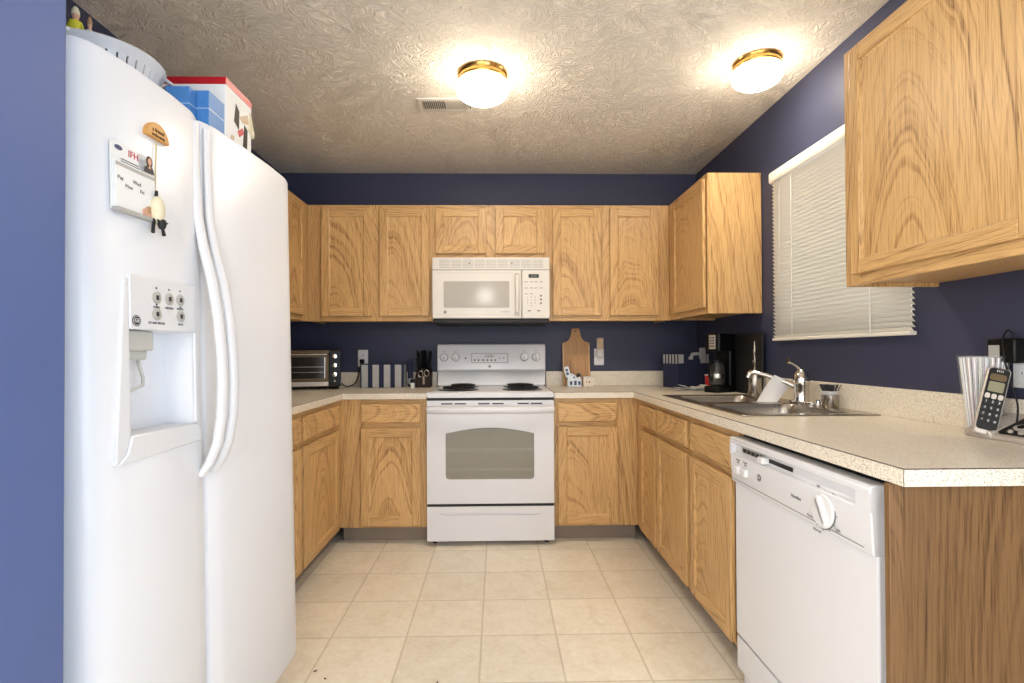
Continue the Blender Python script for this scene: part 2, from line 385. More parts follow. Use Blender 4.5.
def face_frame(par, W_, z0, z1, fronts, rails, lap=.011):
    mb = MB(); xs = [0]
    for a, b in fronts: xs += [a+lap, b-lap]
    xs.append(W_)
    for a, b in zip(xs[::2], xs[1::2]): mb.box(a, b, 0, .019, z0, z1, 0)
    for a, b in fronts:
        for r0, r1 in rails: mb.box(a+lap, b-lap, .0004, .019, r0, r1, 1)
    return mb.build('face_frame', [M_OAKV, M_OAKH], par, .001, 1)
def base_cab(label, loc, rz, W_, fronts, depth=.585, gap_side=None):
    r = thing('base_cabinet', label, 'cabinet', loc, rz)
    mb = MB(); t = .016
    for x in (0, W_-t): mb.box(x, x+t, .019, depth, .1, .872)
    mb.box(t, W_-t, .019, depth, .1, .116); mb.box(t, W_-t, depth-.01, depth, .116, .872); mb.box(t, W_-t, .019, .10, .856, .872)
    mb.build('carcass', M_OAKP, r)
    MB().box(0, W_, .07, .085, 0, .1).build('toe_kick', M_TOE, r)
    face_frame(r, W_, .1, .874, fronts, ((.833, .874), (.690, .742), (.1, .128)))
    for a, b in fronts:
        drawer_front(r, a, b, .731, .846); front_door(r, a, b, .116, .702)
    return r
def upper_cab(label, loc, rz, W_, fronts, z0=ZB, z1=ZT, depth=.300, st=.054):
    r = thing('wall_cabinet', label, 'cabinet', (loc[0], loc[1], z0), rz); h = z1-z0
    mb = MB(); t = .016
    for x in (0, W_-t): mb.box(x, x+t, .019, depth, 0, h)
    mb.box(t, W_-t, .019, depth, .012, .026); mb.box(t, W_-t, .019, depth, h-.016, h); mb.box(t, W_-t, depth-.006, depth, .026, h-.016)
    mb.build('carcass', M_OAKV, r)
    face_frame(r, W_, 0, h, fronts, ((0, .045), (h-.040, h)))
    for a, b in fronts: front_door(r, a, b, .033 if h > .5 else .028, h-.028, st=st)
    return r
XFB, XFL, YFB = .851, -.953, 3.155          # base faces: right run, left run, back run
base_cab('oak base cabinet between the left corner and the range, drawer over door', (XFL, YFB, 0), 0, .522, [(.128, .488)])
base_cab('oak base cabinet between the range and the right corner, drawer over door', (.341, YFB, 0), 0, .51, [(.021, .385)])
base_cab('narrow oak base cabinet on the right run nearest the corner, one slim drawer and door', (XFB, YFB, 0), -PI/2, .43, [(.115, .412)])
base_cab('oak sink base cabinet with two doors beside the dishwasher', (XFB, 2.724, 0), -PI/2, .903, [(.020, .440), (.484, .880)])
base_cab('oak base cabinet on the left run next to the corner, wide drawer over tall door', (XFL, 2.502, 0), PI/2, .652, [(.016, .565)])
base_cab('oak base cabinet mostly hidden behind the refrigerator', (XFL, 1.905, 0), PI/2, .596, [(.02, .58)])
XUR, XUL, YUB = XR-.305, XL+.305, YB-.305
upper_cab('oak wall cabinet with two tall doors left of the microwave', (XUL, YUB), 0, .826, [(.094, .427), (.477, .808)])
upper_cab('short oak wall cabinet with two small doors directly above the microwave', (XUL+.827, YUB), 0, .774, [(.020, .358), (.418, .748)], 1.784)
upper_cab('oak wall cabinet with two tall doors right of the microwave', (XUL+1.602, YUB), 0, .811, [(.024, .351), (.408, .734)])
upper_cab('oak corner wall cabinet, single door facing left, plain side panel by the window', (XUR, YUB, ), -PI/2, .635, [(.115, .622)])
upper_cab('oak wall cabinet on the left wall, its door edge peeking out behind the refrigerator', (XUL, 2.56), PI/2, .90, [(.02, .40), (.43, .795)])
upper_cab('large oak wall cabinet at the upper right, nearest the camera, overlapping the window blind', (XUR, 1.697), -PI/2, .67, [(.054, .632)], st=.043)

# peninsula end panel
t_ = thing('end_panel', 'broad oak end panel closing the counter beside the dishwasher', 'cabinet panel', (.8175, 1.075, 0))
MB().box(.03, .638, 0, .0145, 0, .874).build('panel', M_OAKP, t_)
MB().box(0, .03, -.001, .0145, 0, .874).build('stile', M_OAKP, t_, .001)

# ------------------------------------------------------------------ countertops
zt, zb = .914, .876
def seam(mb, pts, z, mi):           # thin laminate seam line just under the top edge
    for (a, b, c, d) in pts: mb.box(a, b, c, d, z-.0034, z-.0004, mi)
r = thing('countertop', 'speckled beige L-shaped countertop left of the range, under the toaster oven', 'countertop', (-1.2, 3.4, zb))
mb = MB(); mb.slab([XL, XL+.635, -.428], [1.905, YB-.635, YB], lambda x, y: x < XL+.635 or y > YB-.635, zb, zt)
seam(mb, [(XL+.635-.001, XL+.6356, 1.905, YB-.635), (XL+.635, -.428, YB-.6356, YB-.634)], zt, 1)
mb.build('counter_slab', [M_CTR, M_SEAM], r, .0012, 1, xf=TR(1.2, -3.4, -zb))
MB().slab([XL, XL+.02, -.44], [1.905, YB-.02, YB], lambda x, y: x < XL+.02 or y > YB-.02, zt, 1.017).build('backsplash', M_CTR, r, .002, 2, xf=TR(1.2, -3.4, -zb))
r = thing('countertop', 'long speckled beige countertop holding the sink, right of the range', 'countertop', (1.2, 2.4, zb))
SX0, SX1, SY0, SY1 = .915, 1.405, 1.915, 2.80
mb = MB(); mb.slab([.341, XR-.637, SX0, SX1, XR], [1.043, SY0, SY1, YB-.635, YB], lambda x, y: (x > XR-.637 or y > YB-.635) and not (SX0 < x < SX1 and SY0 < y < SY1), zb, zt)
seam(mb, [(XR-.6376, XR-.636, 1.043, YB-.635), (.341, XR-.637, YB-.6356, YB-.634), (XR-.637, XR, 1.0424, 1.044)], zt, 1)
mb.box(XR-.6378, XR-.6362, 1.0422, 1.0436, zb, zt, 1)
mb.build('counter_slab', [M_CTR, M_SEAM], r, .0012, 1, xf=TR(-1.2, -2.4, -zb))
MB().slab([.349, XR-.02, XR], [1.043, YB-.02, YB], lambda x, y: x > XR-.02 or y > YB-.02, zt, 1.017).build('backsplash', M_CTR, r, .002, 2, xf=TR(-1.2, -2.4, -zb))

# ------------------------------------------------------------------ refrigerator
FY = 1.371
fr = thing('refrigerator', 'tall white side-by-side refrigerator with ice and water dispenser on the left', 'refrigerator', (-.719, FY, 0), rot=(0, math.radians(-1.12), math.radians(-3.4)))
ZFT = 1.758; DY = .040
MB().box(-.775, -.085, -.396, .474, .03, ZFT-.012).build('cabinet_body', M_FRIDGE, fr, .006)
MB().box(-.74, -.09, -.395, .468, .0, .11).build('base_grille', M_GREYP, fr, .004)
def fdoor(y0, y1, ea, eb):
    # plan profile: rounded outer edges, softly dished beside the seam
    def edge(y, s, kind):
        if kind == 'round': return [(-.078, y), (-.040, y), (-.022, y+s*.008), (-.010, y+s*.024), (-.003, y+s*.046), (0, y+s*.068)]
        return [(-.078, y), (-.022, y), (-.014, y+s*.004), (-.010, y+s*.014), (-.004, y+s*.030), (0, y+s*.05)]
    a = edge(y0, 1, ea); b = edge(y1, -1, eb)[::-1]
    m = (y0+y1)/2; mid = [(.006, y0+(y1-y0)*q) for q in (.35, .5, .65)]
    P = a+mid+b
    L = [[(x-.004 if x > -.07 else x, y, z) for x, y in P] if k else [(x, y, z) for x, y in P] for k, z in ((1, .118), (0, .124), (0, ZFT-.008), (1, ZFT))]
    return MB().loft(L)
d1 = fdoor(-.385, -.028, 'round', 'dish').build('freezer_door', M_FRIDGE)
cut(d1, MB().box(-.068, .1, -.330+DY, -.126+DY, .978, 1.205))
d1.parent = fr
d2 = fdoor(-.020, .484, 'dish', 'round').build('fridge_door', M_FRIDGE, fr)
MB().prism([(-.079, .39), (-.03, .39), (-.03, .455), (-.079, .46)], 'z', ZFT-.002, ZFT+.02).build('hinge_cover', M_FRIDGE, fr, .004)
def child(mb, name, mats, par, top, **k):      # coordinates given in the thing's frame, parent is one of its parts
    o = mb.build(name, mats, par, xf=TR(0, 0 if name == 'handle' else DY, 0), **k); o.location -= par.location; return o
# dispenser
bz = MB()
X0, X1 = -.004, .006
bz.prism([(-.372, .930), (-.345, .950), (-.333, .985), (-.333, 1.310), (-.345, 1.310)], 'x', X0, X1)         # left flare
bz.prism([(-.372, .930), (-.110, .940), (-.114, .972), (-.126, .985), (-.333, .985), (-.345, .950)], 'x', X0, X1+.004)   # sill
bz.prism([(-.126, .985), (-.114, .972), (-.112, .985), (-.112, 1.322), (-.126, 1.322)], 'x', X0, X1)
bzl = child(bz, 'dispenser_bezel', M_WHITE2, d1, fr, bevel=.003)
MB_ = MB().prism(rrect(-.3335, -.1255, 1.204, 1.318, .006), 'x', -.004, .0085)
pn = child(MB_, 'dispenser_panel', M_WHITE2, d1, fr, bevel=.002)
FX = Matrix(((0, 0, 1, 0), (1, 0, 0, 0), (0, 1, 0, 0), (0, 0, 0, 1)))   # XY text -> faces +X, reading along +Y
def fxt(y, z, x=.0088): return TR(x, y, z) @ FX
mk = MB()
for (y, z) in ((-.258, 1.276), (-.218, 1.277), (-.181, 1.278), (-.258, 1.240), (-.180, 1.240)):
    mk.lathe([(.0135, 0), (.0135, .002), (.011, .0032)], n=20, mi=0, mat=fxt(y, z, .0083))
    mk.lathe([(.0022, 0), (.0022, .0008)], n=10, mi=1, mat=fxt(y, z+.021))
    mk.box(.0112, .0120, y-.004, y+.004, z-.005, z+.005, 1)
for k, (y, z, s) in enumerate(((-.258, 1.255, 'CUBED'), (-.218, 1.256, 'CRUSHED'), (-.181, 1.257, 'WATER'), (-.258, 1.220, 'ICE AND WATER'), (-.180, 1.221, 'LIGHT'))):
    mk.text(s, .0065, fxt(y, z), 1)
child(mk, 'dispenser_button', [M_GREYP, M_INK], d1, fr)
def emblem(mat, r_, s):
    e = MB(); e.lathe([(r_, 0), (r_, .0012)], n=24, mi=0, mat=mat); e.lathe([(r_*.86, .0011), (r_*.86, .0014)], n=24, mi=1, mat=mat)
    e.lathe([(r_*.78, .0013), (r_*.78, .0016)], n=24, mi=0, mat=mat); e.text('GE', r_*1.0, mat @ TR(0, 0, .0018), 1, .0003); return e
child(emblem(fxt(-.317, 1.222, .0085), .0115, 1), 'emblem', [M_INK, M_PAPER], d1, fr)
ch = MB().box(-.060, -.008, -.322, -.245, 1.160, 1.203); ch.box(-.055, -.018, -.312, -.252, 1.140, 1.162)
child(ch, 'ice_chute', M_CHUTE, d1, fr, bevel=.004)
child(MB().tube([(-.045, -.315, 1.145), (-.03, -.315, 1.09), (-.022, -.308, 1.073), (-.022, -.262, 1.085), (-.026, -.256, 1.10), (-.04, -.256, 1.15)], .0035), 'dispenser_lever', M_CHUTE, d1, fr)
child(MB().box(-.066, -.012, -.326, -.130, .978, .984), 'drip_tray', M_WHITE2, d1, fr, bevel=.002)
def fhandle(y, par, s):
    pts = [(-.006, ZFT-.02), (-.005, 1.62), (-.001, 1.50), (.012, 1.42), (.032, 1.34), (.047, 1.24), (.054, 1.14), (.055, 1.07), (.051, .995), (.040, .93), (.020, .882), (-.004, .85)]
    mb = MB(); mb.tube([(x, y, z) for x, z in pts], [.010, .0115, .0135, .0145, .0155, .0155, .0155, .0155, .0155, .015, .014, .011], 14, flat=(.75, 1.1), up=(1, 0, 0))
    return mb
h1 = fhandle(-.054, d1, .4); child(h1, 'handle', M_WHITE2, d1, fr)
h2 = fhandle(-.006, d2, .8); child(h2, 'handle', M_WHITE2, d2, fr)

# things on the refrigerator door (placed in the door's leaned frame)
LEAN = math.radians(-1.12); FM = TR(-.719, FY, 0) @ RZ(-3.4) @ Matrix.Rotation(LEAN, 4, 'Y')
def on_door(name, label, cat, y, z, x=.003):
    p = FM @ Vector((x, y, z)); return thing(name, label, cat, p, rot=(0, LEAN, math.radians(-3.4)))
t_ = on_door('calendar_pad', 'small tear-off calendar pad with red heading and a portrait, stuck on the refrigerator door', 'calendar', -.279, 1.512)
PG = [(-.055, -.070), (.062, -.070), (.054, .068), (-.055, .068)]
MB().prism(PG, 'x', 0, .003).build('backing', M_PAPER, t_, .0004)
MB().prism([(-.052, -.066), (.060, -.066), (.056, .028), (-.052, .028)], 'x', .003, .010).build('page_block', M_PAPER, t_, .0006)
MB().box(.002, .016, -.054, .062, -.074, -.066).build('tray', M_GREYP, t_, .001)
p_ = MB()
T3 = lambda y, z, x=.0034: TR(x, y, z) @ FX
p_.text('IFH', .020, T3(.004, .054), 0); p_.lathe([(.010, 0), (.010, .0005)], n=16, mi=1, mat=T3(-.036, .057) @ Matrix.Diagonal((1, .5, 1, 1)))
for k in range(3): p_.box(.0034, .0038, -.03, .018, .036-.005*k, .038-.005*k, 2)
p_.box(.0102, .0106, -.052, .055, .018, .025, 3)
for k, (a, b) in enumerate(((-.04, -.006), (-.018, -.018), (.004, -.004), (.018, -.018))): p_.text(('Pay', 'Mon', 'Wed', 'Fri')[k], .011, T3(a, b, .0105), 2)
p_.build('printing', [M_RED, M_BLUEGL, M_LGREY, M_GREYP], t_)
p_ = MB()
p_.prism([(.024, .030), (.054, .030), (.052, .040), (.046, .046), (.034, .046), (.026, .040)], 'x', .0102, .0108, 0)
p_.lathe([(.0105, 0), (.0105, .0006)], n=18, mi=1, mat=T3(.040, .055, .0102) @ Matrix.Diagonal((.85, 1.15, 1, 1)))
p_.lathe([(.0065, 0), (.0065, .0006)], n=18, mi=2, mat=T3(.040, .055, .0110) @ Matrix.Diagonal((.85, 1.2, 1, 1)))
p_.prism([(.036, .040), (.044, .040), (.041, .047), (.039, .047)], 'x', .0108, .0114, 2)
p_.build('portrait', [M_INK, M_BROWN, M_SKIN], t_)
p_ = MB(); p_.prism(rrect(.018, .060, -.066, -.050, .006), 'x', .0102, .013, 0); p_.prism(rrect(.028, .048, -.058, -.044, .005), 'x', .0102, .014, 1)
p_.build('printed_hands', [M_SKIN, M_TAN], t_)
t_ = on_door('wooden_magnet', 'half-round honey wooden magnet with burnt lettering at the top of a hanging cord', 'magnet', -.212, 1.632)
MB().prism([(.036*math.cos(a), .036*math.sin(a)-.006) for a in [PI*i/16 for i in range(17)]], 'x', 0, .012).build('wood_plaque', M_MAGW, t_, .002)
q = MB(); q.text('a friend', .012, TR(.0123, 0, .012) @ FX, 0); q.text('welcome', .011, TR(.0123, 0, .001) @ FX, 0); q.build('lettering', M_BROWN, t_)
MB().tube([(.006, .002, -.006), (.006, -.002, -.06), (.006, -.006, -.135)], .0016).build('hanging_cord', M_CORD, t_)
t_ = on_door('sheep_ornament', 'little cream woolly sheep doll with black face dangling on the refrigerator door', 'ornament', -.226, 1.468)
MB().lathe([(0.002, -.030), (.010, -.026), (.0145, -.012), (.015, .004), (.012, .018), (.007, .026), (.002, .028)], (.017, 0, 0), 18).build('woolly_body', M_WOOL, t_)
q = MB(); q.lathe([(.002, .012), (.008, .008), (.009, -.002), (.006, -.010), (.001, -.013)], (.024, .004, -.032), 14)
q.tube([(.022, .0, -.028), (.026, -.012, -.026)], [.003, .0015], 8); q.tube([(.022, .008, -.028), (.026, .020, -.027)], [.003, .0015], 8); q.build('black_head', M_BLACKM, t_)
for s in (-1, 1): MB().tube([(.016, s*.008, -.022), (.018, s*.014, -.040), (.022, s*.017-.004, -.055)], [.0035, .0032, .004], 8).build('leg', M_BLACKM, t_)
MB().tube([(.016, -.002, .024), (.016, 0, .04)], [.004, .003], 8).build('ribbon', M_BLACKM, t_)

# things on top of the refrigerator
def on_top(x, y): return 1.7515+(-.702-x)*-.0195-.0005
def top_z(x): return (FM @ Vector((x+.719, 0, ZFT-.012))).z+.0005
t_ = thing('colander', 'white round plastic colander with slotted sides on top of the refrigerator', 'colander', (-.9685, 1.291, top_z(-.96)+.001))
prof = [(r_, z*1.17) for r_, z in [(.080, 0), (.086, .004), (.100, .035), (.118, .096), (.128, .106), (.131, .112), (.127, .116), (.116, .1125), (.113, .096), (.096, .036), (.082, .007), (.06, .006)]]
cb = MB().lathe(prof, n=48).build('bowl', M_WHITE2, None, smooth_all=False)
cut_ = MB()
for k in range(36):
    a = 2*PI*k/36
    cut_.box(.085, .135, -.0021, .0021, .080, .111, mat=RZ(360*k/36))
cut(cb, cut_); cb.parent = t_
for s in (0, 180):
    MB().tube([(.126*math.cos(a), .126*math.sin(a), .131) if abs(d) > 24 else (.150*math.cos(a), .150*math.sin(a), .133) for d in (-30, -20, -8, 8, 20, 30) for a in [math.radians(250+s+d)]], .005, 8).build('handle', M_WHITE2, t_)
def figurine(label, x, y, h, gown, hair, w):
    t_ = thing('figurine', label, 'figurine', (x, y, top_z(-.96)+.0085), group=None)
    MB().lathe([(w, 0), (w, .006), (w*.85, h*.3), (w*.62, h*.66), (w*.66, h*.80), (w*.5, h*.86), (w*.2, h*.88)], n=16).build('robed_body', gown, t_)
    MB().lathe([(.001, h*.86), (w*.2, h*.875), (w*.30, h*.92), (w*.26, h*.965), (w*.1, h*.99)], n=14).build('head', M_SKIN, t_)
    MB().lathe([(w*.34, h*.93), (w*.32, h*.97), (w*.16, h*1.01), (.001, h*1.02)], n=14).build('hair', hair, t_)
    for s in (-1, 1): MB().tube([(s*w*.5, 0, h*.82), (s*w*.95, -w*.3, h*.70), (s*w*.5, -w*.75, h*.66)], [w*.2, w*.17, w*.13], 8).build('arm', gown, t_)
    return t_
figurine('small figurine in a yellow robe rising behind the colander rim', -1.018, 1.270, .240, M_YELLOW, M_WOOL, .026)
figurine('slender tan and white figurine to the right of the yellow robed one', -.988, 1.275, .218, M_WOOL, M_TAN, .015)
figurine('low brown figurine to the left of the yellow robed one, by the blue wall', -1.040, 1.300, .205, M_TAN, M_BROWN, .014)

def carton(name, label, x0, x1, y0, y1, h, mats, deco=None, dx=0):
    z = top_z(-.80)+.0045; t_ = thing(name, label, 'box', ((x0+x1)/2, (y0+y1)/2, z), rot=(0, 0, 0))
    w, d = (x1-x0)/2, (y1-y0)/2
    MB().box(-w, w, -d, d, 0, h).build('carton', mats, t_, .0015)
    mb = MB(); mb.box(-w-.0004, w+.0004, -d-.0004, d+.0004, h*.52-.0006, h*.52+.0006, 0) if deco == 'blue' else None
    if deco == 'blue': mb.build('print_line', M_BLUEWH, t_)
    return t_, w, d
carton('blue_carton', 'small flat blue carton nearest the colander on the refrigerator', -.851, -.790, 1.345, 1.3765, .092, M_BLUEBOX, 'blue')
carton('blue_carton', 'wider blue carton leaning right up to the red and white box', -.900, -.760, 1.380, 1.458, .099, M_BLUEBOX, 'blue')
t_, w, d = carton('appliance_box', 'white and red printed appliance box on the refrigerator top behind the blue cartons', -.970, -.758, 1.462, 1.612, .178, M_PAPER)
MB().box(-w-.0006, w+.0006, -d-.0006, d+.0006, .158, .1786).build('red_band', M_RED, t_)
q = MB(); q.prism([(-.03, .075), (-.02, .13), (.0, .115), (-.002, .06)], 'x', w, w+.0008, 0); q.prism([(.022, .02), (.03, .09), (.05, .08), (.046, .008)], 'x', w, w+.0008, 0)
q.prism([(-.01, .055), (.02, .075), (.028, .06), (.0, .04)], 'x', w, w+.0007, 1); q.prism([(-.055, .004), (-.045, .03), (-.03, .03), (-.03, .004)], 'x', w, w+.0008, 2)
q.prism([(.0, .10), (.05, .128), (.056, .10), (.02, .09)], 'x', w, w+.0006, 2)
q.build('printed_picture', [M_BROWN, M_RED, M_ORANGE], t_)
MB().prism([(.052, .085), (.085, .07), (.088, .085), (.066, .13), (.06, .14)], 'x', w-.004, w+.004).build('torn_flap', M_WOOL, t_)

# ------------------------------------------------------------------ range
RXC = -.0445
rg = thing('range', 'white freestanding electric range with coil burners and arched oven window', 'stove', (RXC, 3.107, 0))
hw = .379
MB().box(-hw, hw, .035, .63, .045, .880).build('body', M_WHITE, rg, .004)
for x, y in ((-.34, .07), (.34, .07), (-.34, .55), (.34, .55)): MB().cyl((x, y, 0), (x, y, .046), .016, 12).build('leg', M_BLACK, rg)
ct = MB(); ct.loft([[(-hw, -.004, .884), (hw, -.004, .884), (hw, .60, .884), (-hw, .60, .884)], [(-hw, -.004, .912), (hw, -.004, .912), (hw, .60, .912), (-hw, .60, .912)],
    [(-hw+.012, .010, .920), (hw-.012, .010, .920), (hw-.012, .59, .920), (-hw+.012, .59, .920)]], sm=False)
ct.build('cooktop', M_WHITE, rg, .003)
for x, y, rr in ((-.205, .17, .115), (-.195, .44, .092), (.20, .17, .112), (.195, .44, .100)):
    b = MB().lathe([(rr*.2, .9145), (rr*.7, .9150), (rr*.95, .922), (rr*1.12, .925), (rr*1.12, .9215), (rr*1.0, .9203)], (x, y, 0), 28).build('burner', M_DRIP, rg)
    sp_ = [(x+(rr*.16+rr*.74*k/84)*math.cos(k*.224*1.68), y+(rr*.16+rr*.74*k/84)*math.sin(k*.224*1.68), .936) for k in range(85)]
    q = MB().tube(sp_, .0055, 6)
    for a in (30, 150, 270): q.box(0, rr*.9, -.002, .002, .924, .932, mat=TR(x, y, 0) @ RZ(a))
    o = q.build('coil', M_COIL, b); o.location -= b.location
bgp = [(.565, .920), (.575, 1.015), (.570, 1.025), (.560, 1.035), (.572, 1.195), (.580, 1.210), (.600, 1.218), (.64, 1.218), (.64, .920)]
bg_ = MB().loft([[(x, y, z) for y, z in bgp] for x in (-.383, .383)], sm=False).build('backguard', M_WHITE, rg, .008, 3)
def bgy(z): return .560+(z-1.035)/.16*.012
q = MB().box(-.372, .372, .545, .575, 1.020, 1.0255, 0); q.build('backguard_groove', M_GREYP, rg)
for x in (-.335, -.254, .233, .316):
    z = 1.122; y = bgy(z)
    k = MB(); k.lathe([(.026, 0), (.026, .010), (.022, .016)], n=24, mat=TR(x, y, z) @ RX(86)); k.box(-.006, .006, -.024, .024, .012, .028, mat=TR(x, y, z) @ RX(86))
    k.build('knob', M_WHITE2, rg, .002)
mk = MB()
for x in (-.335, -.254, .233, .316):
    z = 1.122; y = bgy(z)
    for a in range(0, 360, 30):
        mk.box(-.0009, .0009, .031, .037, 0, .0014, mat=TR(x, y-.0002, z) @ RX(86) @ RZ(a))
    mk.lathe([(.0285, 0), (.0285, .0012)], n=28, mat=TR(x, y, z) @ RX(86))
    mk.box(-.0015, .0015, -.020, .0, .0282, .0288, mat=TR(x, y, z) @ RX(86))
    mk.text('OFF', .010, TR(x, y-.001, z+.042) @ RX(86), 0); mk.text('HI', .009, TR(x, y-.002, z-.04) @ RX(86), 0)
for x0, x1, z0, z1 in ((-.142, .117, 1.147, 1.150), (-.142, .117, 1.082, 1.085), (-.142, -.139, 1.082, 1.150), (.114, .117, 1.082, 1.150)):
    mk.box(x0, x1, bgy(z0)-.0012, bgy(z0)+.004, z0, z1)
for k, x in enumerate((-.118, -.092, -.058, -.028, 0, .028)): mk.box(x-.006, x+.006, bgy(1.1)-.002, bgy(1.1)+.003, 1.094, 1.108)
for k, x in enumerate((.06, .088)): mk.box(x-.008, x+.004, bgy(1.115)-.002, bgy(1.115)+.003, 1.112, 1.118)
mk.lathe([(.007, 0), (.007, .002)], n=14, mat=TR(-.183, bgy(1.115), 1.115) @ RX(86))
mk.build('control_markings', M_LGREY, rg)
q = MB().box(-.052, .022, bgy(1.13)-.0025, bgy(1.13)+.004, 1.118, 1.142, 0); q.text('12:35', .022, TR(-.015, bgy(1.13)-.003, 1.130) @ RX(86), 1); q.build('clock_display', [M_CHUTE, M_INK], rg)
emblem(TR(-.013, bgy(1.055)-.0004, 1.057) @ RX(86), .0095, 1).build('emblem', [M_INK, M_PAPER], rg)
# oven door with arched window
dr = MB().box(-hw, hw, -.006, .032, .254, .868).build('oven_door', M_WHITE)
wn_ = [(-.268, .410), (-.262, .400), (-.250, .396)]
wn_ = [(x, z) for x, z in rrect(-.268, .260, .398, .60, .018) if z < .55]
arch = [(.260-.018, .682), (.260, .66)]
arcp = [(-.268+.528*i/20, .672+.034*math.sin(PI*i/20)) for i in range(21)]
lowp = [(-.268, .660), (-.268, .416), (-.263, .403), (-.250, .398), (.242, .398), (.255, .403), (.260, .416), (.260, .660)]
wpoly = lowp+arcp[::-1]
cut(dr, MB().prism(wpoly, 'y', -.03, .026), True); dr.parent = rg
MB().box(-.29, .28, .024, .034, .38, .73).build('oven_interior', M_DIFF, rg)
o = MB().prism(wpoly, 'y', .004, .008).build('oven_window', M_OVENGL, rg)
for z in (.455, .575):
    q = MB(); q.tube([(-.26, .018, z), (.252, .018, z)], .0035, 6); q.tube([(-.26, .022, z-.012), (.252, .022, z-.012)], .002, 6)
    q.build('oven_rack', M_WHITE2, rg)
MB().tube([(-.005, .020, .60), (-.005, .020, .70)], .002, 6).build('broil_element', M_STEEL, rg)
h = MB(); h.tube([(-hw+.004, -.004, .816), (-hw+.012, -.036, .818), (-hw+.05, -.050, .816), (-.15, -.054, .814), (.15, -.054, .814), (hw-.05, -.050, .816), (hw-.012, -.036, .818), (hw-.004, -.004, .816)], [.015, .019, .019, .018, .018, .019, .019, .015], 12, flat=(1.15, .8), up=(0, 0, 1))
h.build('door_handle', M_WHITE, rg)
q = MB()
for x in (-.26, -.18, -.04, .045, .195, .275): q.box(x-.034, x+.034, -.0085, -.005, .846, .853)
q.build('door_vent', M_COIL, rg)
MB().box(-hw+.002, hw-.002, .004, .05, .866, .886).build('vent_gap', M_BLACKM, rg)
MB().box(-hw+.002, hw-.002, .004, .05, .228, .268).build('drawer_gap', M_BLACKM, rg)
sd = MB(); sd.box(-hw, hw, -.004, .032, .032, .236)
sdo = sd.build('storage_drawer', M_WHITE)
cut(sdo, MB().loft([[(-.31, -.004+dy, .198-dz), (.31, -.004+dy, .198-dz), (.27, -.004+dy, .184-dz*0), (-.27, -.004+dy, .184)] for dy, dz in ((-.01, 0), (.010, .004))], sm=False), True); sdo.parent = rg

# ------------------------------------------------------------------ microwave
mw = thing('microwave', 'white over-the-range microwave with grey window and keypad', 'microwave', (-.0415, 3.365, 1.372))
MB().box(-.379, .379, .02, .385, .0, .400).build('body', M_CREAM, mw, .003)
MB().box(-.374, .374, .0, .36, -.028, .004).build('underside_vent', M_BLACKM, mw, .006)
MB().box(-.380, .380, -.004, .022, .320, .400).build('vent_grille', M_CREAM, mw, .003)
q = MB()
for k in range(9):
    for j in range(6): q.box(-.338+.0755*k+.003, -.338+.0755*(k+1)-.003, -.0048, -.0035, .333+.0095*j, .3375+.0095*j, 0)
for x in (-.14, .135): q.box(x-.004, x+.004, -.0052, -.0035, .358, .366, 1)
q.build('vent_slots', [M_GREYP, M_INK], mw)
md_ = MB().box(-.380, .198, -.012, .022, .003, .317).build('door', M_CREAM, mw, .005)
o = MB().prism(rrect(-.306, .118, .072, .244, .008), 'y', -.0135, -.010).build('window', M_MWIN, mw)
q = MB()
for a in ((-.352, .165, .298, .2995), (-.352, .165, .028, .0295)): q.box(a[0], a[1], -.0126, -.011, a[2], a[3])
q.build('door_trim_line', M_GREYP, mw)
h = MB(); h.tube([(.168, -.010, .030), (.168, -.032, .045), (.168, -.037, .16), (.168, -.032, .275), (.168, -.010, .290)], .012, 10, flat=(.8, 1.15), up=(0, 1, 0)); h.build('handle', M_CREAM, mw)
cpn = MB().box(.201, .380, -.010, .022, .003, .317).build('control_panel', M_CREAM, mw, .003)
q = MB().box(.243, .310, -.0108, -.008, .266, .290, 0); q.text('12:35', .018, TR(.277, -.0110, .278) @ FACE, 1); q.build('display', [M_DISP, M_GREEN], mw)
q = MB()
for j, z in enumerate((.240, .200, .162)):
    for x in (.228, .262, .292, .325)[:4 if j != 2 else 2]: q.box(x-.010, x+.010, -.0108, -.009, z-.002, z+.002)
for j in range(4):
    for i in range(3):
        q.text(('1', '2', '3', '4', '5', '6', '7', '8', '9', '', '0', '')[j*3+i] or '-', .016, TR(.236+.024*i, -.0110, .142-.020*j) @ FACE)
for z in (.15, .125, .10): q.lathe([(.007, 0), (.007, .001)], n=12, mat=TR(.323, -.0104, z) @ FACE)
for x in (.247, .308): q.box(x-.010, x+.010, -.0108, -.009, .048, .056)
q.build('keypad_printing', M_LGREY, mw)
emblem(TR(-.297, -.0128, .045) @ FACE, .010, 1).build('emblem', [M_INK, M_PAPER], mw)
q = MB().text('SPACEMAKER', .010, TR(.09, -.0128, .045) @ FACE); q.build('lettering', M_LGREY, mw)

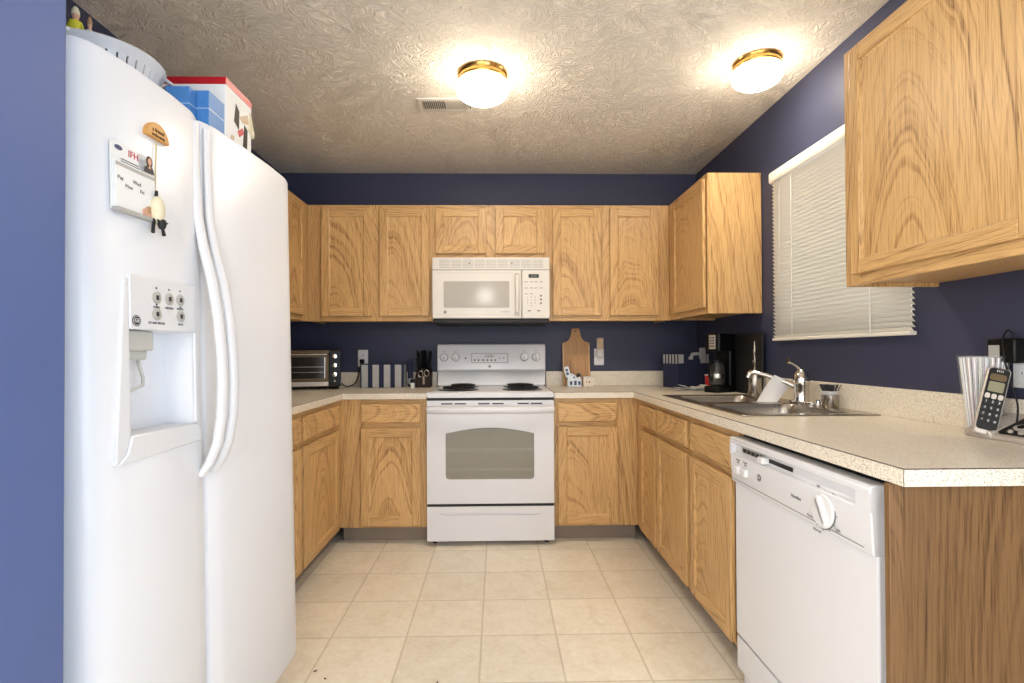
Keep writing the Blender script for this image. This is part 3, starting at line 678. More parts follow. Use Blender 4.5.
# ------------------------------------------------------------------ dishwasher
dw = thing('dishwasher', 'white built-in dishwasher with dial control panel under the counter', 'dishwasher', (.828, 1.816, 0), -PI/2)
DWW = .692
MB().box(.006, DWW-.006, .03, .57, .05, .858).build('tub', M_BLACKM, dw)
MB().box(.012, DWW-.012, .026, .05, .0, .112).build('toe_panel', M_WHITE, dw, .003)
MB().box(.004, DWW-.004, .002, .036, .168, .704).build('door', M_WHITE, dw, .006, 2) if False else None
dd = MB(); dd.box(.004, DWW-.004, .004, .036, .172, .706); dd.build('door', M_WHITE, dw, .005)
MB().box(.004, DWW-.004, .006, .034, .052, .164).build('access_panel', M_WHITE, dw, .004)
cpd = MB(); prof = [(.036, .700), (-.004, .700), (-.007, .706), (-.012, .800), (.002, .806), (.004, .832), (-.013, .836), (-.015, .850), (-.008, .857), (.036, .857)]
cpd.loft([[(x, y, z) for y, z in prof] for x in (.003, DWW-.003)], sm=False)
cpd = cpd.build('control_panel', M_WHITE, dw, .003)
ys_ = lambda z: -.007-(z-.706)/.094*.005
for x0, x1 in ((.003, .017), (DWW-.050, DWW-.003)):
    MB().box(x0, x1, -.0135, .03, .797, .8375).build('console_end', M_WHITE, dw)
q = MB().box(.060, .215, .001, .004, .810, .829, 0)
for k in range(5): q.box(.072+k*.028, .096+k*.028, .0004, .003, .813, .826, 1)
q.build('vent', [M_GREYP, M_BLACKM], dw)
q = MB().box(.240, .365, .0004, .006, .812, .824); q.build('latch_slot', M_BLACKM, dw)
MB().box(.208, .240, -.022, .004, .806, .826).build('latch', M_WHITE2, dw, .004)
for x in (.062, .112): MB().box(x-.015, x+.015, -.022, -.006, .738, .766, mat=None).build('push_button', M_WHITE2, dw, .005)
zc_, xc_ = .752, .522
tilt = TR(xc_, ys_(zc_), zc_) @ RX(86.5)
dl = MB(); dl.lathe([(.043, 0), (.043, .004), (.040, .007)], n=32, mat=tilt); dl.loft([[tilt @ RZ(35) @ Vector((x, y, z)) for x, y in rrect(-.016-e, .016+e, -.038-e, .038+e, .014)] for z, e in ((.006, .002), (.012, -.002), (.014, -.005))])
dl.build('dial', M_WHITE2, dw)
q = MB()
q.lathe([(.046, 0), (.046, .0012)], n=36, mat=tilt @ TR(0, 0, .0002))
for a, s in ((25, 'Off'), (70, 'Rinse'), (-35, 'Dry'), (120, 'Heavy'), (160, 'Normal'), (-120, 'Light')):
    q.text(s, .010, tilt @ TR(-.064*math.sin(math.radians(a)), .060*math.cos(math.radians(a)), .001))
for a in range(0, 360, 30): q.box(-.0007, .0007, .046, .051, 0, .001, mat=tilt @ RZ(a))
q.text('Nautilus', .014, TR(.400, ys_(.752)-.0006, .752) @ RX(86.5))
for x in (.062, .112):
    q.text('Heated', .009, TR(x, ys_(.785)-.0006, .785) @ RX(86.5)); q.text('Dry', .009, TR(x, ys_(.776)-.0006, .776) @ RX(86.5))
q.box(.01, .66, ys_(.712)-.001, ys_(.712)+.002, .7115, .7130)
q.build('console_printing', M_LGREY, dw)
emblem(TR(.200, ys_(.757)-.0003, .757) @ RX(86.5), .011, 1).build('emblem', [M_INK, M_PAPER], dw)
MB().box(DWW, DWW+.004, .022, .05, 0, .86).build('side_trim', M_WHITE2, dw)

# ------------------------------------------------------------------ sink, faucet and sink things
sk = thing('sink', 'stainless steel double bowl sink set in the right counter below the window', 'sink', (1.16, 2.36, zt))
OX, OY = 1.16, 2.36
def sl(x0, x1, y0, y1): return (x0-OX, x1-OX, y0-OY, y1-OY)
bowls = [(.945, 1.325, 2.395, 2.775), (.945, 1.325, 1.94, 2.325)]
xs = [.897-OX, .945-OX, 1.325-OX, 1.418-OX]; ysk = [1.893-OY, 1.94-OY, 2.325-OY, 2.395-OY, 2.775-OY, 2.822-OY]
def infill(x, y):
    for a, b, c, d in bowls:
        if a-OX < x < b-OX and c-OY < y < d-OY: return False
    return True
MB().slab(xs, ysk, infill, .0004, .0055).build('rim', M_STEEL, sk, .003)
for a, b, c, d in bowls:
    q = sl(a, b, c, d)
    def lp(i, r_, z): return [(x, y, z) for x, y in rrect(q[0]+i, q[1]-i, q[2]+i, q[3]-i, r_, 6)]
    L = [lp(0, .002, .0050), lp(.004, .045, .003), lp(.010, .055, -.02), lp(.020, .06, -.15), lp(.05, .06, -.172), lp(.13, .04, -.176)]
    bo = MB().loft(L, cap0=False).build('bowl', M_STEEL, sk)
    for f in bo.data.polygons: f.use_smooth = True
    o = MB().lathe([(.042, -.1745), (.040, -.172), (.030, -.173), (.028, -.176)], ((a+b)/2-OX, (c+d)/2-OY, 0), 24).build('drain', M_CHROME, sk)
fc = thing('faucet', 'chrome single-lever kitchen faucet with its spout swung over the far bowl', 'faucet', (1.372, 2.32, zt+.0055))
MB().prism([(x*.03, y*.085) for x, y in chi(24)], 'z', 0, .012).build('base_plate', M_CHROME, fc, .003)
MB().lathe([(.033, .010), (.030, .03), (.032, .075), (.036, .095), (.034, .118), (.025, .140), (.012, .152)], n=24).build('body', M_CHROME, fc)
MB().tube([(-.015, .008, .070), (-.05, .030, .090), (-.12, .072, .122), (-.165, .097, .136), (-.183, .108, .132), (-.189, .111, .112)], [.014, .012, .010, .010, .011, .012], 12).build('spout', M_CHROME, fc)
MB().tube([(0, 0, .140), (-.015, .0, .165), (-.040, .002, .182), (-.058, .004, .193)], [.012, .009, .008, .013], 12).build('lever', M_CHROME, fc)
t_ = thing('canister', 'tall slim stainless cylinder with a thin knobbed stem standing behind the far sink bowl', 'canister', (1.388, 2.775, zt+.0056))
MB().lathe([(.032, 0), (.034, .004), (.034, .128), (.030, .134), (.010, .137)], n=28).build('cylinder', M_STEEL, t_)
MB().lathe([(.006, .136), (.006, .17), (.012, .178), (.012, .186), (.006, .193), (.0065, .225), (.010, .232), (.008, .25), (.004, .285), (.001, .288)], n=14).build('stem', M_STEEL, t_)
t_ = MB()
q = []
A, B, C_, D = Vector((1.188, 2.362, .921)), Vector((1.282, 2.362, .921)), Vector((1.352, 2.356, 1.000)), Vector((1.272, 2.352, 1.046))
nn = 10
g = [[[None]*2 for _ in range(nn+1)] for _ in range(nn+1)]
for i in range(nn+1):
    for j in range(nn+1):
        a, b = i/nn, j/nn
        p = (A*(1-a)+B*a)*(1-b)+(D*(1-a)+C_*a)*b
        p.y += .012*math.sin(a*5+b*2)*(.3+b)*.6 + .02*math.sin(PI*b)*.5
        for k in range(2): g[i][j][k] = t_.bm.verts.new(p+Vector((0, .0016*k, 0)))
for i in range(nn):
    for j in range(nn):
        for k in range(2): t_.face([g[i][j][k], g[i+1][j][k], g[i+1][j+1][k], g[i][j+1][k]], 0, True)
for i in range(nn):
    for (a, b) in (((i, 0), (i+1, 0)), ((i, nn), (i+1, nn)), ((0, i), (0, i+1)), ((nn, i), (nn, i+1))):
        t_.face([g[a[0]][a[1]][0], g[b[0]][b[1]][0], g[b[0]][b[1]][1], g[a[0]][a[1]][1]], 0)
tag(t_.build('dish_cloth', M_CLOTH), 'stiff white dish cloth propped up on the divider of the sink', 'cloth')
t_ = thing('dish_brush', 'palm dish brush resting bristles up in a small steel holder right of the faucet', 'brush', (1.392, 2.15, zt+.0056))
MB().lathe([(.030, 0), (.032, .003), (.034, .05), (.032, .05), (.029, .006), (.01, .005)], n=24).build('holder', M_STEEL, t_)
MB().lathe([(.026, .012), (.028, .030), (.028, .045), (.022, .05)], n=20).build('brush_handle', M_INK, t_)
MB().lathe([(.022, .05), (.026, .056), (.030, .062), (.030, .066), (.01, .068)], n=20).build('collar', M_WHITE2, t_)
q = MB(); random.seed(3)
for k in range(90):
    a = random.random()*2*PI; rr = .027*math.sqrt(random.random())
    q.tube([(rr*math.cos(a), rr*math.sin(a), .064), (rr*1.5*math.cos(a), rr*1.5*math.sin(a), .094)], .0012, 4)
o = q.build('bristles', M_INK, t_)
q = thing('sprayer', 'low chrome sprayer cap on the sink deck beside the faucet', 'sprayer', (1.383, 2.215, zt+.0056))
MB().lathe([(.020, 0), (.020, .004), (.013, .010), (.012, .020), (.006, .024)], n=20).build('cap', M_CHROME, q)
MB().lathe([(.024, 0), (.024, .003), (.019, .004)], n=20).build('flange', M_STEEL, q)

# ------------------------------------------------------------------ window blind
bl = thing('window_blind', 'closed white horizontal mini blind over the window in the right wall', 'blind', (XR, 2.205, 1.20))
BX = -.030; BY = .446
hr = MB(); hr.prism([(-.052, .818), (-.057, .826), (-.057, .866), (-.052, .874), (-.004, .874), (-.004, .818)], 'y', -BY-.004, BY-.004); hr.build('headrail', M_BLIND, bl, .002)
q = MB(); ns = 41
for k in range(ns):
    z = .806-k*.0195; a = math.radians(50)
    L = []
    for s in (-1, -.5, 0, .5, 1):
        w_ = .0128*s; bow = .0016*(1-s*s)
        L.append((BX-bow*math.sin(a)+w_*math.cos(a)*-1, z-w_*-1*math.sin(a)*-1*-1+bow*math.cos(a)*0))
    # strip with thickness
    loop = [(x, z_) for x, z_ in L]+[(x+.0006, z_) for x, z_ in L[::-1]]
    q.loft([[(x, y, z_) for x, z_ in loop] for y in (-BY, BY)], sm=False)
q.build('slats', M_BLIND, bl)
MB().prism(rrect(BX-.012, BX+.012, .008, .022, .004), 'y', -BY, BY).build('bottom_rail', M_BLIND, bl)
for y in (-.258, .265):
    MB().box(BX-.0142, BX-.0130, y-.002, y+.002, .02, .82).build('ladder_cord', M_PAPER, bl)
MB().tube([(BX-.020, .355, .818), (BX-.022, .355, .30)], .0035, 8).build('tilt_wand', M_GLASS, bl)

# ------------------------------------------------------------------ ceiling lamps and vent
def lamp(label, x, y, sc=1.0):
    t_ = thing('ceiling_lamp', label, 'ceiling light', (x, y, ZC), group=None); t_.scale = (sc, sc, sc)
    MB().lathe([(.116, 0), (.119, -.006), (.116, -.016), (.112, -.020), (.114, -.030), (.110, -.038), (.100, -.040)], n=40).build('brass_ring', M_BRASS, t_)
    MB().lathe([(.101, -.036), (.116, -.046), (.124, -.064), (.121, -.083), (.106, -.104), (.080, -.119), (.045, -.129), (.010, -.132)], n=40).build('glass_dome', M_DOME, t_)
lamp('lit white glass dome ceiling lamp with brass ring, beside the air vent', -.066, 2.42)
lamp('lit white glass dome ceiling lamp with brass ring, near the window wall', 1.172, 2.30, .88)
vt = thing('ceiling_vent', 'rectangular cream air vent set in the ceiling beside the dome lamp', 'vent', (-.262, 2.715, ZC))
MB().slab([-.150, -.125, .125, .150], [-.072, -.045, .045, .072], lambda x, y: not (abs(x) < .125 and abs(y) < .045), -.008, -.001).build('frame', M_CREAM, vt, .003)
q = MB()
for k in range(24):
    x = -.120+k*.0103
    q.box(-.0006, .0006, -.046, .046, -.006, .006, mat=TR(x, 0, -.0065) @ RY(-38 if k < 12 else 38))
q.box(-.003, .003, -.046, .046, -.010, -.001); q.build('louvers', M_CREAM, vt)
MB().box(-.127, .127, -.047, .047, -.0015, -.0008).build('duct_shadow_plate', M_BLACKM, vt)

# ------------------------------------------------------------------ left counter things
to = thing('toaster_oven', 'bronze and black toaster oven on the counter at the left corner', 'toaster oven', (-1.247, 3.437, zt), math.radians(17))
TW = .205
MB().box(-TW, TW, .01, .235, .016, .262).build('body', M_GOLD, to, .006)
for x, y in ((-.18, .03), (.18, .03), (-.18, .21), (.18, .21)): MB().cyl((x, y, 0), (x, y, .018), .012, 12).build('foot', M_BLACK, to)
MB().box(.130, TW, -.002, .012, .022, .258).build('control_panel', M_BLACK, to, .003)
MB().box(-TW, .126, -.006, .012, .056, .250).build('door', M_GOLD, to, .003)
MB().box(-TW+.02, .104, -.0075, -.004, .074, .214).build('door_window', M_GLASSD, to)
for z in (.115, .150): MB().tube([(-TW+.022, -.009, z), (.100, -.009, z)], .0018, 6).build('wire_rack', M_STEEL, to)
MB().box(.101, .106, -.0085, -.004, .074, .214).build('window_edge', M_STEEL, to)
q = MB(); q.tube([(-TW, -.008, .232), (-TW+.005, -.034, .232), (.118, -.034, .232), (.122, -.008, .232)], .007, 10); q.build('handle', M_STEEL, to)
MB().box(-TW, .126, -.004, .012, .022, .052).build('crumb_tray', M_SILP, to, .002)
for z in (.220, .160, .100): MB().lathe([(.019, 0), (.018, .010), (.015, .022), (.004, .024)], n=20, mat=TR(.166, -.002, z) @ RX(90)).build('knob', M_CHROME, to)
MB().lathe([(.006, 0), (.005, .003)], n=12, mat=TR(.166, -.002, .055) @ RX(90)).build('indicator_light', M_SILP, to)
q = MB(); P = [(.203, .10, .030), (.24, .07, .010), (.28, .09, .008), (.315, .17, .05), (.335, .235, .12), (.30, .245, .17)]
import itertools
def smooth(P, n=8):
    P = [Vector(p) for p in P]; Q = [P[0]]+P+[P[-1]]; out = []
    for i in range(1, len(Q)-2):
        for k in range(n):
            t = k/n; a, b, c, d = Q[i-1:i+3]
            out.append(.5*((2*b)+(c-a)*t+(2*a-5*b+4*c-d)*t*t+(3*b-a-3*c+d)*t**3))
    return out+[P[-1]]
TI = (TR(-1.247, 3.437, zt) @ RZ(17)).inverted()
q.tube(smooth([(-1.095, 3.66, zt+.03), (-1.07, 3.66, zt+.008), (-1.045, 3.665, zt+.008), (-1.005, 3.68, zt+.03), (-.985, 3.70, zt+.10), (-.976, 3.728, zt+.175)]), .0042, 8); q.build('power_cord', M_BLACK, to, xf=TI)
MB().box(-.988, -.958, 3.722, YB-.010, zt+.165, zt+.197).build('plug', M_BLACK, to, .006, xf=TI)

def outlet(label, loc, rz, wide=.072):
    t_ = thing('wall_outlet', label, 'outlet', loc, rz); w = wide/2
    MB().box(-w, w, -.006, -.0003, -.060, .060).build('cover_plate', M_WHITE2, t_, .003)
    for z in (-.021, .021): MB().prism(rrect(-.017, .017, z-.014, z+.014, .008), 'y', -.0085, -.005).build('receptacle', M_WHITE2, t_)
    q = MB()
    for z in (-.021, .021):
        for x in (-.006, .006): q.box(x-.001, x+.001, -.0090, -.0080, z-.002, z+.007)
        q.lathe([(.002, 0), (.002, .0008)], n=10, mat=TR(0, -.0083, z-.007) @ RX(90))
    q.build('slots', M_INK, t_); return t_
outlet('white wall outlet behind the toaster oven cord, above the striped bin', (-.972, YB, 1.118), 0)
outlet('white wall outlet with a night light plugged in, right of the cutting board', (.737, YB, 1.120), 0)
outlet('white wall outlet plate on the right wall behind the cordless phone', (XR, 1.405, 1.108), -PI/2)
t_ = thing('night_light', 'pale translucent night light plugged into the outlet by the cutting board', 'night light', (.741, YB-.009, 1.168))
MB().prism(rrect(-.024, .024, -.050, .09, .008), 'y', -.028, 0).build('base', M_CREAM, t_, .004)
MB().prism(rrect(-.021, .021, .005, .088, .006), 'y', -.034, -.026).build('lens', M_ORANGE, t_, .003)

sb = thing('storage_bin', 'fabric storage bin with navy and silver vertical stripes, left of the knife block', 'bin', (-.802, 3.665, zt))
bw, bd, bh = .150, .060, .163
q = MB(); th = .006
q.slab([-bw, -bw+th, bw-th, bw], [-bd, -bd+th, bd-th, bd], lambda x, y: not (abs(x) < bw-th and abs(y) < bd-th), 0, bh); q.box(-bw+th, bw-th, -bd+th, bd-th, 0, .006)
q.build('bin_wall', M_NAVY, sb)
for x in (-.118, -.042, .036, .112): MB().box(x-.022, x+.022, -bd-.0016, -bd-.0002, .002, bh-.001).build('silver_stripe', M_SILVER, sb)
for y in (-.035, .02): MB().box(bw+.0002, bw+.0016, y-.012, y+.012, .002, bh-.001).build('silver_stripe', M_SILVER, sb)
MB().slab([-bw-.002, -bw+th+.001, bw-th-.001, bw+.002], [-bd-.002, -bd+th+.001, bd-th-.001, bd+.002], lambda x, y: not (abs(x) < bw-th-.001 and abs(y) < bd-th-.001), bh-.004, bh+.002).build('piping', M_NAVY, sb)

kb = thing('knife_block', 'dark wooden knife block left of the range', 'knife block', (-.520, 3.655, zt))
KB = [(-.055, 0), (.055, 0), (.085, .085), (.045, .135), (-.052, .075)]
MB().prism(KB, 'x', -.052, .052).build('block', M_BROWN, kb, .004)
# slot direction: up and toward the front
kdir = Vector((0, -.25, .97)).normalized()
random.seed(5)
kn = 0
kspots = [(-.036, .030, 'longest knife handle at the far left of the knife block'), (-.014, .032, 'knife handle second from the left at the back of the knife block'), (.010, .034, 'knife handle in the middle back row of the knife block'), (.034, .030, 'knife handle at the back right corner of the knife block'),
          (-.030, -.006, 'shorter front knife handle on the left of the knife block'), (.034, -.002, 'shorter front knife handle at the right of the knife block above the scissors')]
for i, (x, y, lb) in enumerate(kspots):
    zc0 = .075+(y+.052)*(.06/.097)
    L_ = .128 if y > .02 else .100
    p = Vector((-.520+x, 3.655+y, zt+zc0+.004))
    t_ = thing('kitchen_knife', 'black '+lb, 'knife', p, rot=(math.radians(8), math.radians((-4, 2, -3, 5, -7, 6)[i]), 0))
    MB().box(-.0008, .0008, -.010, .010, -.045, .004).build('blade', M_STEEL, t_)
    MB().loft([[(a*w_, b*w_*1.5, z) for a, b in chi(12)] for z, w_ in ((.004, .009), (.012, .0105), (L_*.5, .009), (L_*.85, .0115), (L_*.97, .0105), (L_, .006))]).build('handle', M_BLACK, t_)
    q = MB()
    for z in (.03, .055): q.lathe([(.002, 0), (.002, .0004)], n=8, mat=TR(0, -.0121, z) @ RX(90))
    q.build('rivet', M_CHROME, t_)
t_ = thing('scissors', 'kitchen scissors with steel loop handles in the front of the knife block', 'scissors', (-.512, 3.592, zt+.072), rot=(math.radians(10), 0, 0))
for s in (-1, 1):
    q = MB(); q.tube([(s*.021+.016*math.cos(a), 0, .026+s*.003+.022*math.sin(a)) for a in [2*PI*i/18 for i in range(19)]], .0035, 8); q.build('loop_handle', M_STEEL, t_)
MB().box(-.007, .007, -.002, .002, -.05, .006).build('blade', M_STEEL, t_)
t_ = thing('bottle', 'slim dark blue bottle between the striped bin and the knife block', 'bottle', (-.621, 3.70, zt))
MB().lathe([(.016, 0), (.018, .004), (.018, .10), (.012, .125), (.009, .135), (.011, .145), (.015, .16), (.014, .185), (.006, .195)], n=18).build('bottle_body', M_BLUEGL if False else M_NAVY, t_)
MB().lathe([(.0185, .02), (.0185, .06)], n=18).build('bottle_label', M_SILVER, t_)
t_ = thing('jar', 'squat black and white jar in front of the knife block', 'jar', (-.592, 3.62, zt))
MB().lathe([(.014, 0), (.016, .004), (.016, .030), (.013, .034)], n=18).build('jar_body', M_PAPER, t_)
MB().lathe([(.0165, .033), (.0165, .052), (.012, .058), (.004, .060)], n=18).build('lid', M_BLACK, t_)

# ------------------------------------------------------------------ right of the range
cb_ = thing('cutting_board', 'wooden paddle cutting board with hanging hole leaning on the wall right of the range', 'cutting board', (.563, 3.690, zt), rot=(math.radians(-6.6), 0, 0))
half = [(.097, .004), (.097, .308), (.094, .313), (.078, .316), (.060, .325), (.045, .341), (.034, .368), (.028, .408), (.024, .416)]
outl = half+[(-x, z) for x, z in half[::-1]]
bo = MB().prism(outl, 'y', 0, .018).build('board', M_BOARD, None)
cut(bo, MB().cyl((0, -.02, .396), (0, .04, .396), .006, 14)); bo.parent = cb_
MB().box(-.0975, -.0880, -.0006, .0186, .006, .297).build('edge_strip', M_OAKV, cb_); MB().box(.0880, .0975, -.0006, .0186, .006, .297).build('edge_strip', M_OAKV, cb_)

hs = thing('ceramic_house', 'little blue and white ceramic house ornament in front of the cutting board', 'ornament', (.537, 3.635, zt))
MB().prism([(-.050, 0), (.048, 0), (.048, .052), (.036, .070), (.018, .058), (.004, .080), (-.020, .094), (-.050, .060)], 'y', -.02, .02).build('house_body', M_BLUEWH, hs, .003)
MB().box(-.018, .016, -.016, .016, 0, .078, mat=TR(-.040, 0, .064) @ RY(-14)).build('tower', M_BLUEWH, hs, .003)
q = MB()
for x, z, w_, h_ in ((-.034, .012, .018, .026), (-.004, .010, .018, .032), (.024, .012, .018, .026), (-.01, .060, .012, .010)): q.box(x, x+w_, -.0214, -.0195, z, z+h_)
for z in (.020, .045): q.box(-.010, .006, -.0174, -.0155, z, z+.018, mat=TR(-.040, 0, .064) @ RY(-14))
q.build('painted_window', M_BLUEGL, hs)
MB().lathe([(.004, .060), (.012, .066), (.016, .078), (.010, .090), (.002, .094)], (.032, .006, 0), 12).build('bush', M_INK, hs)
st_ = thing('spotted_tin', 'small white tin with brown dots to the right of the ceramic house', 'tin', (.642, 3.655, zt))
MB().box(-.041, .041, -.022, .022, 0, .058).build('tin_body', M_SPOT, st_, .003); MB().box(-.043, .043, -.024, .024, .058, .068).build('lid', M_CREAM, st_, .002)

# corner: navy basket, coffee maker, black board, cup, papers
nb = thing('storage_basket', 'navy fabric basket with striped cuff in the back right corner behind the coffee maker', 'basket', (1.19, 3.405, zt), math.radians(17))
bw, bd, bh = .245, .165, .222; th = .006
q = MB(); q.slab([0, th, bw-th, bw], [0, th, bd-th, bd], lambda x, y: not (th < x < bw-th and th < y < bd-th), 0, bh); q.box(th, bw-th, th, bd-th, 0, .006); q.build('basket_wall', M_NAVY, nb)
MB().slab([-.003, 0, bw, bw+.003], [-.003, 0, bd, bd+.003], lambda x, y: not (0 < x < bw and 0 < y < bd), bh-.062, bh+.002).build('cuff', M_NAVY, nb)
for y in (.012, .045, .078, .112, .146): MB().box(-.0042, -.0032, y-.008, y+.008, bh-.060, bh+.001).build('silver_stripe', M_SILVER, nb)
for x, w_ in ((.022, .020), (.200, .024), (.235, .008)): MB().box(x-w_, x+w_, -.0042, -.0032, bh-.058, bh+.001).build('silver_stripe', M_SILVER, nb)
q = MB(); q.box(.165, .215, -.0085, -.0045, bh-.03, bh+.045); q.prism([(.075, bh-.03), (.105, bh+.012), (.16, bh+.016), (.16, bh-.004), (.115, bh-.006), (.112, bh-.035)], 'y', -.0085, -.005)
q.build('ribbon_bow', M_SILVER, nb)
cm = thing('coffee_maker', 'black drip coffee maker with glass carafe near the sink corner', 'coffee maker', (1.322, 3.065, zt), math.radians(-60)); cm.scale = (.84, .84, 1)
MB().prism(rrect(-.062, .062, -.10, .10, .02), 'z', 0, .038).build('base', M_BLACK, cm, .004)
MB().prism(rrect(-.062, .062, .035, .10, .015), 'z', .036, .26).build('water_tower', M_BLACK, cm, .004)
MB().prism(rrect(-.062, .062, -.085, .10, .018), 'z', .242, .347).build('brew_head', M_BLACK, cm, .006)
MB().box(-.022, .030, -.088, -.080, .255, .338).build('control_panel', M_SILP, cm, .003)
q = MB()
for k, z in enumerate((.272, .290, .306, .322)):
    for x in (-.010, .006, .020): q.lathe([(.0045, 0), (.0045, .002)], n=10, mat=TR(x, -.088, z) @ RX(90))
q.build('control_button', M_BLACK, cm)
ca = MB().lathe([(.042, .041), (.052, .048), (.058, .085), (.056, .125), (.044, .165), (.040, .178)], (0, -.03, 0), 28).build('carafe', M_CARAFE, cm)
q = MB().lathe([(.043, .176), (.044, .192), (.02, .198), (.003, .20)], (0, -.03, 0), 24); o = q.build('carafe_lid', M_BLACK, ca); o.location -= ca.location
q = MB().tube(smooth([(0, -.072, .170), (0, -.105, .172), (0, -.118, .150), (0, -.112, .10), (0, -.085, .075)]), .007, 8, flat=(1, 1.3)); o = q.build('carafe_handle', M_BLACK, ca); o.location -= ca.location
q = MB().lathe([(.0588, .084), (.0592, .094), (.0575, .11)], (0, -.03, 0), 28, cap0=False, cap1=False); o = q.build('carafe_band', M_STEEL, ca); o.location -= ca.location
bb = thing('baking_tray', 'large flat black tray standing on edge against the right wall behind the coffee maker', 'tray', (1.428, 2.768, zt), rot=(0, math.radians(2.0), 0))
MB().prism(rrect(.0, .43, .0, .345, .012), 'x', -.012, 0).build('tray_plate', M_BLACKM, bb, .003)
MB().slab([0, .008, .422, .43], [0, .008, .337, .345], lambda a, b: not (.008 < a < .422 and .008 < b < .337), -.016, -.011).build('raised_rim', M_BLACKM, bb, xf=Matrix(((0, 0, 1, 0), (1, 0, 0, 0), (0, 1, 0, 0), (0, 0, 0, 1))))
rc = thing('cup', 'red plastic cup just behind the coffee maker', 'cup', (1.318, 3.225, zt))
MB().lathe([(.015, 0), (.016, .002), (.021, .094), (.022, .096), (.0195, .094), (.014, .004)], n=20).build('cup_wall', M_REDCUP, rc)
MB().lathe([(.0217, .092), (.0232, .095), (.0217, .098)], n=20, cap0=False, cap1=False).build('rim', M_PAPER, rc)
pp = thing('paper', 'loose pile of white papers on the counter in front of the navy basket', 'papers', (1.185, 3.21, zt), math.radians(14))
def sheet(dx, dy, rz, z, cur):
    q = MB(); L = []
    for i in range(11):
        x = -.075+.15*i/10; zz = z+cur*(abs(i-5)/5)**2*.012+.002*math.sin(i*1.3)
        L.append([(x, -.055, zz), (x, .055, zz), (x, .055, zz+.0015), (x, -.055, zz+.0015)])
    q.loft(L, sm=False); return q.build('sheet', M_PAPER, pp, xf=TR(dx, dy, 0) @ RZ(rz))
sheet(0, 0, 0, .0025, 0.3); sheet(.012, .012, 9, .0075, .9); sheet(.03, -.005, -12, .013, 1.6)

# ------------------------------------------------------------------ near right counter
gl = thing('tumbler', 'tall clear tumbler packed with striped straws by the cordless phone', 'glass', (1.400, 1.472, zt))
MB().lathe([(.039, 0), (.040, .003), (.0585, .222), (.0565, .2225), (.0375, .010), (.02, .008)], n=36).build('glass_wall', M_GLASS, gl)
MB().lathe([(.0588, .2205), (.0592, .2235), (.0568, .2245)], n=36, cap0=False, cap1=False).build('rim', M_GLASS, gl)
SM = [(mat_straw('straw_%s' % n, c), n) for n, c in (('violet', (150, 120, 176)), ('green', (120, 150, 96)), ('blue', (92, 116, 170)), ('pink', (196, 140, 150)))]
protos = {}
random.seed(11); k = 0; spots = []
for ring, cnt in ((.0315, 22), (.022, 12), (.010, 5)):
    for i in range(cnt): spots.append((ring, 2*PI*i/cnt+ring*40))
for i, (rr, a) in enumerate(spots):
    m, nm = SM[i % 4]
    p0 = Vector((1.400+rr*1.0*math.cos(a), 1.472+rr*1.0*math.sin(a), zt+.0115)); p1 = Vector((1.400+rr*1.54*math.cos(a), 1.472+rr*1.54*math.sin(a), zt+.205+.012*random.random()))
    if nm not in protos:
        o = MB().lathe([(.0034, 0), (.0034, .208), (.0028, .208), (.0028, .002)], n=10).build('straw', m, origin=(0, 0, 0)); protos[nm] = o
    else:
        o = protos[nm].copy(); C.objects.link(o)
    o.location = p0; o.rotation_mode = 'QUATERNION'; o.rotation_quaternion = (p1-p0).to_track_quat('Z', 'Y')
    tag(o, 'white drinking straw with %s stripes standing in the clear tumbler' % nm, 'straw', 'straws with %s stripes in the tumbler' % nm)

ph = thing('answering_machine', 'black and silver answering machine holding the cordless phone on the near counter', 'phone base', (1.356, 1.36, zt))
# wedge: low at the front (toward the room), high at the wall
def wedge(x0, x1, y0, y1, h0, h1, z0=0): return MB().loft([[(x0, y, z0), (x1, y, z0), (x1, y, h1), (x0, y, h0)] for y in (y0, y1)], sm=False)
wedge(-.030, .085, -.13, .075, .012, .066).build('base_body', M_SILP, ph, .004)
sl_ = math.atan2(.054, .115)
PM = TR(-.030, 0, .0125) @ RY(-math.degrees(sl_))
MB().prism(rrect(.012, .116, -.12, .010, .010), 'z', 0, .0025).build('top_panel', M_BLACK, ph, xf=PM)
q = MB(); q.lathe([(.026, .002), (.026, .005), (.022, .006)], n=24, mat=PM @ TR(.050, -.040, 0) @ Matrix.Diagonal((.75, 1.25, 1, 1))); q.build('control_ring', M_SILP, ph)
for dx, dy, rr in ((.050, -.056, .010), (.050, -.028, .010), (.022, -.022, .006), (.022, -.050, .007), (.022, -.080, .006), (.085, -.03, .008), (.085, -.07, .008)):
    MB().lathe([(rr, .003), (rr, .0075), (rr*.7, .009)], n=16, mat=PM @ TR(dx, dy, 0)).build('button', M_BLACK if dx > .03 else M_SILP, ph)
wedge(-.034, .070, .012, .090, .020, .050).build('cradle', M_SILP, ph, .005)
hd = thing('phone_handset', 'black and silver cordless handset standing in its cradle in front of the straws', 'phone', (1.322, 1.386, zt+.022))
uv = Vector((.064, .018, .174)).normalized(); nv = Vector((-.55, -.83, .0)); nv = (nv-uv*nv.dot(uv)).normalized(); wv = uv.cross(nv)*-1
if wv.x < 0: wv = -wv
HS = 1.02
HM = Matrix(((wv.x, uv.x, nv.x, 0), (wv.y, uv.y, nv.y, 0), (wv.z, uv.z, nv.z, 0), (0, 0, 0, 1))) @ Matrix.Diagonal((HS*.94, HS, HS*.9, 1))
def hl(mb, name, m, **k): return mb.build(name, m, hd, xf=HM, **k)
hl(MB().loft([[(x, y, z) for x, y in rrect(-.026+i, .026-i, -.012+i, .178-i, .010)] for z, i in ((-.024, .005), (-.018, 0), (-.004, 0), (0, .003))], sm=False), 'shell', M_SILP, bevel=.002)
hl(MB().prism(rrect(-.0225, .0225, .002, .174, .009), 'z', -.001, .0022), 'face_plate', M_BLACK)
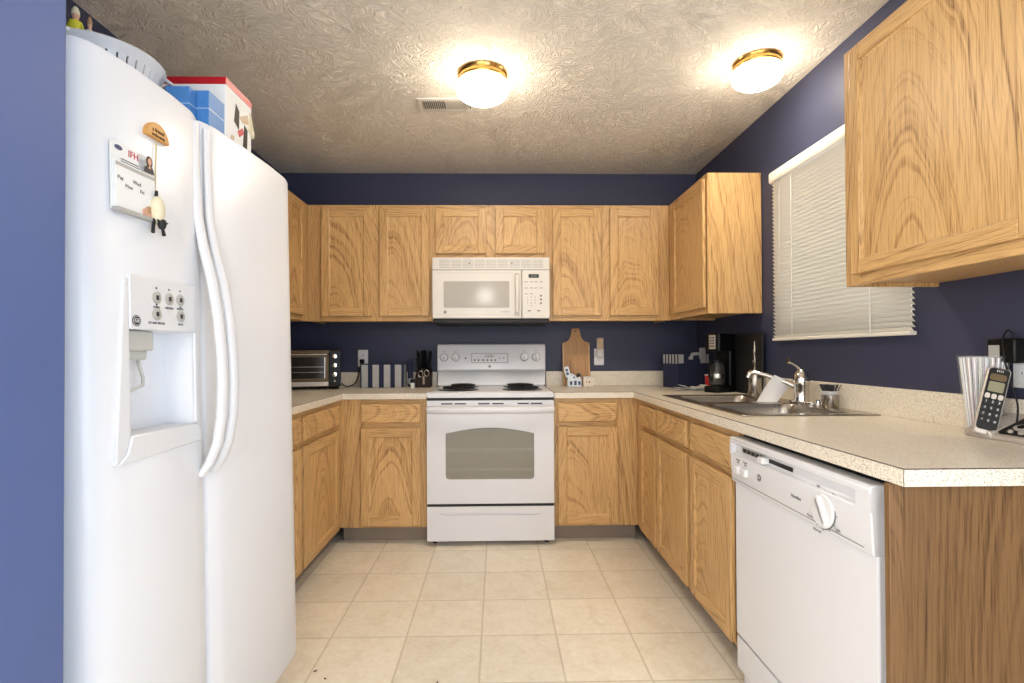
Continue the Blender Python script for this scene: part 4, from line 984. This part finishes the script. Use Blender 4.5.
hl(MB().prism(rrect(-.017, .017, .108, .136, .003), 'z', .0015, .0032), 'screen', M_SCREEN)
hl(MB().prism(rrect(-.018, .018, .140, .158, .006), 'z', .0015, .0030), 'logo_plate', M_AMBER if False else M_GOLD)
q = MB()
for k in range(4): q.box(-.006+.004*k, -.004+.004*k, .164, .170, .002, .003)
q.build('earpiece_slots', M_GREYP, hd, xf=HM)
lab = '123456789*0#'
for j in range(5):
    for i in range(3):
        if j == 0:
            b = MB().prism(rrect(-.020+.0145*i, -.009+.0145*i, .088, .102, .004), 'z', .0015, .0045)
        else: b = MB().prism(rrect(-.0195+.0142*i, -.0085+.0142*i, .074-.0175*(j-1), .085-.0175*(j-1), .004), 'z', .0015, .0042)
        if j: b.text(lab[(j-1)*3+i], .009, TR(-.014+.0142*i, .0795-.0175*(j-1), .0045), 1, .0002)
        hl(b, 'key', [M_BLACKM if j else M_SILP, M_PAPER])
ad = thing('power_adapter', 'black power adapter plugged in beside the outlet on the right wall', 'adapter', (XR-.012, 1.425, 1.150), -PI/2)
MB().box(-.046, .036, -.040, .003, -.032, .036).build('adapter_body', M_BLACK, ad, .005)
MB().box(-.038, -.006, -.0412, -.0395, -.016, .018).build('rating_sticker', M_GREYP, ad)
q = MB().tube(smooth([(.012, -.020, .034), (.010, -.020, .052), (.006, -.030, .058), (.010, -.046, .03), (.022, -.052, -.03), (.034, -.050, -.08), (.045, -.042, -.15), (.05, -.055, -.212)]), .0024, 8); q.build('cord', M_BLACK, ad)

# ------------------------------------------------------------------ crumbs on the floor
for i, (x, y, rz, L_, lb) in enumerate(((-.215, 1.83, .4, .008, 'dark crumb on the floor tile in front of the range, left of centre'), (.285, 1.80, 2.2, .014, 'elongated brown crumb on the floor tile toward the sink cabinets'),
        (-.555, 1.80, 1.0, .012, 'pale brown crumb on the floor near the bottom edge of the photo'), (-.80+.135, 1.905, .7, .016, 'brown leaf scrap beside the refrigerator foot'), (-.70+.085, 1.86, 2.6, .012, 'second brown scrap beside the refrigerator foot, nearer the camera'))):
    mb = MB(); mb.loft([[(L_*(q-.5), .003*a*(1-(2*q-1)**2)**.5+.0002*a, .0025+.0024*b*(1-(2*q-1)**2)**.5) for a, b in chi(6)] for q in (0, .2, .5, .8, 1)])
    o = mb.build('crumb', M_CRUMB); o.location = (x, y, .0026); o.rotation_euler = (0, 0, rz); tag(o, lb, 'crumb')

# repeats share a group
GROUPS = {'base_cabinet': 'oak base cabinets', 'wall_cabinet': 'oak wall cabinets', 'kitchen_knife': 'knives in the knife block', 'ceiling_lamp': 'dome ceiling lamps',
          'figurine': 'figurines in the colander', 'crumb': 'crumbs on the floor', 'wall_outlet': 'white wall outlets', 'blue_carton': 'blue cartons on the refrigerator', 'countertop': 'speckled countertops'}
for o in bpy.data.objects:
    if o.parent is None and o.name.split('.')[0] in GROUPS: o['group'] = GROUPS[o.name.split('.')[0]]
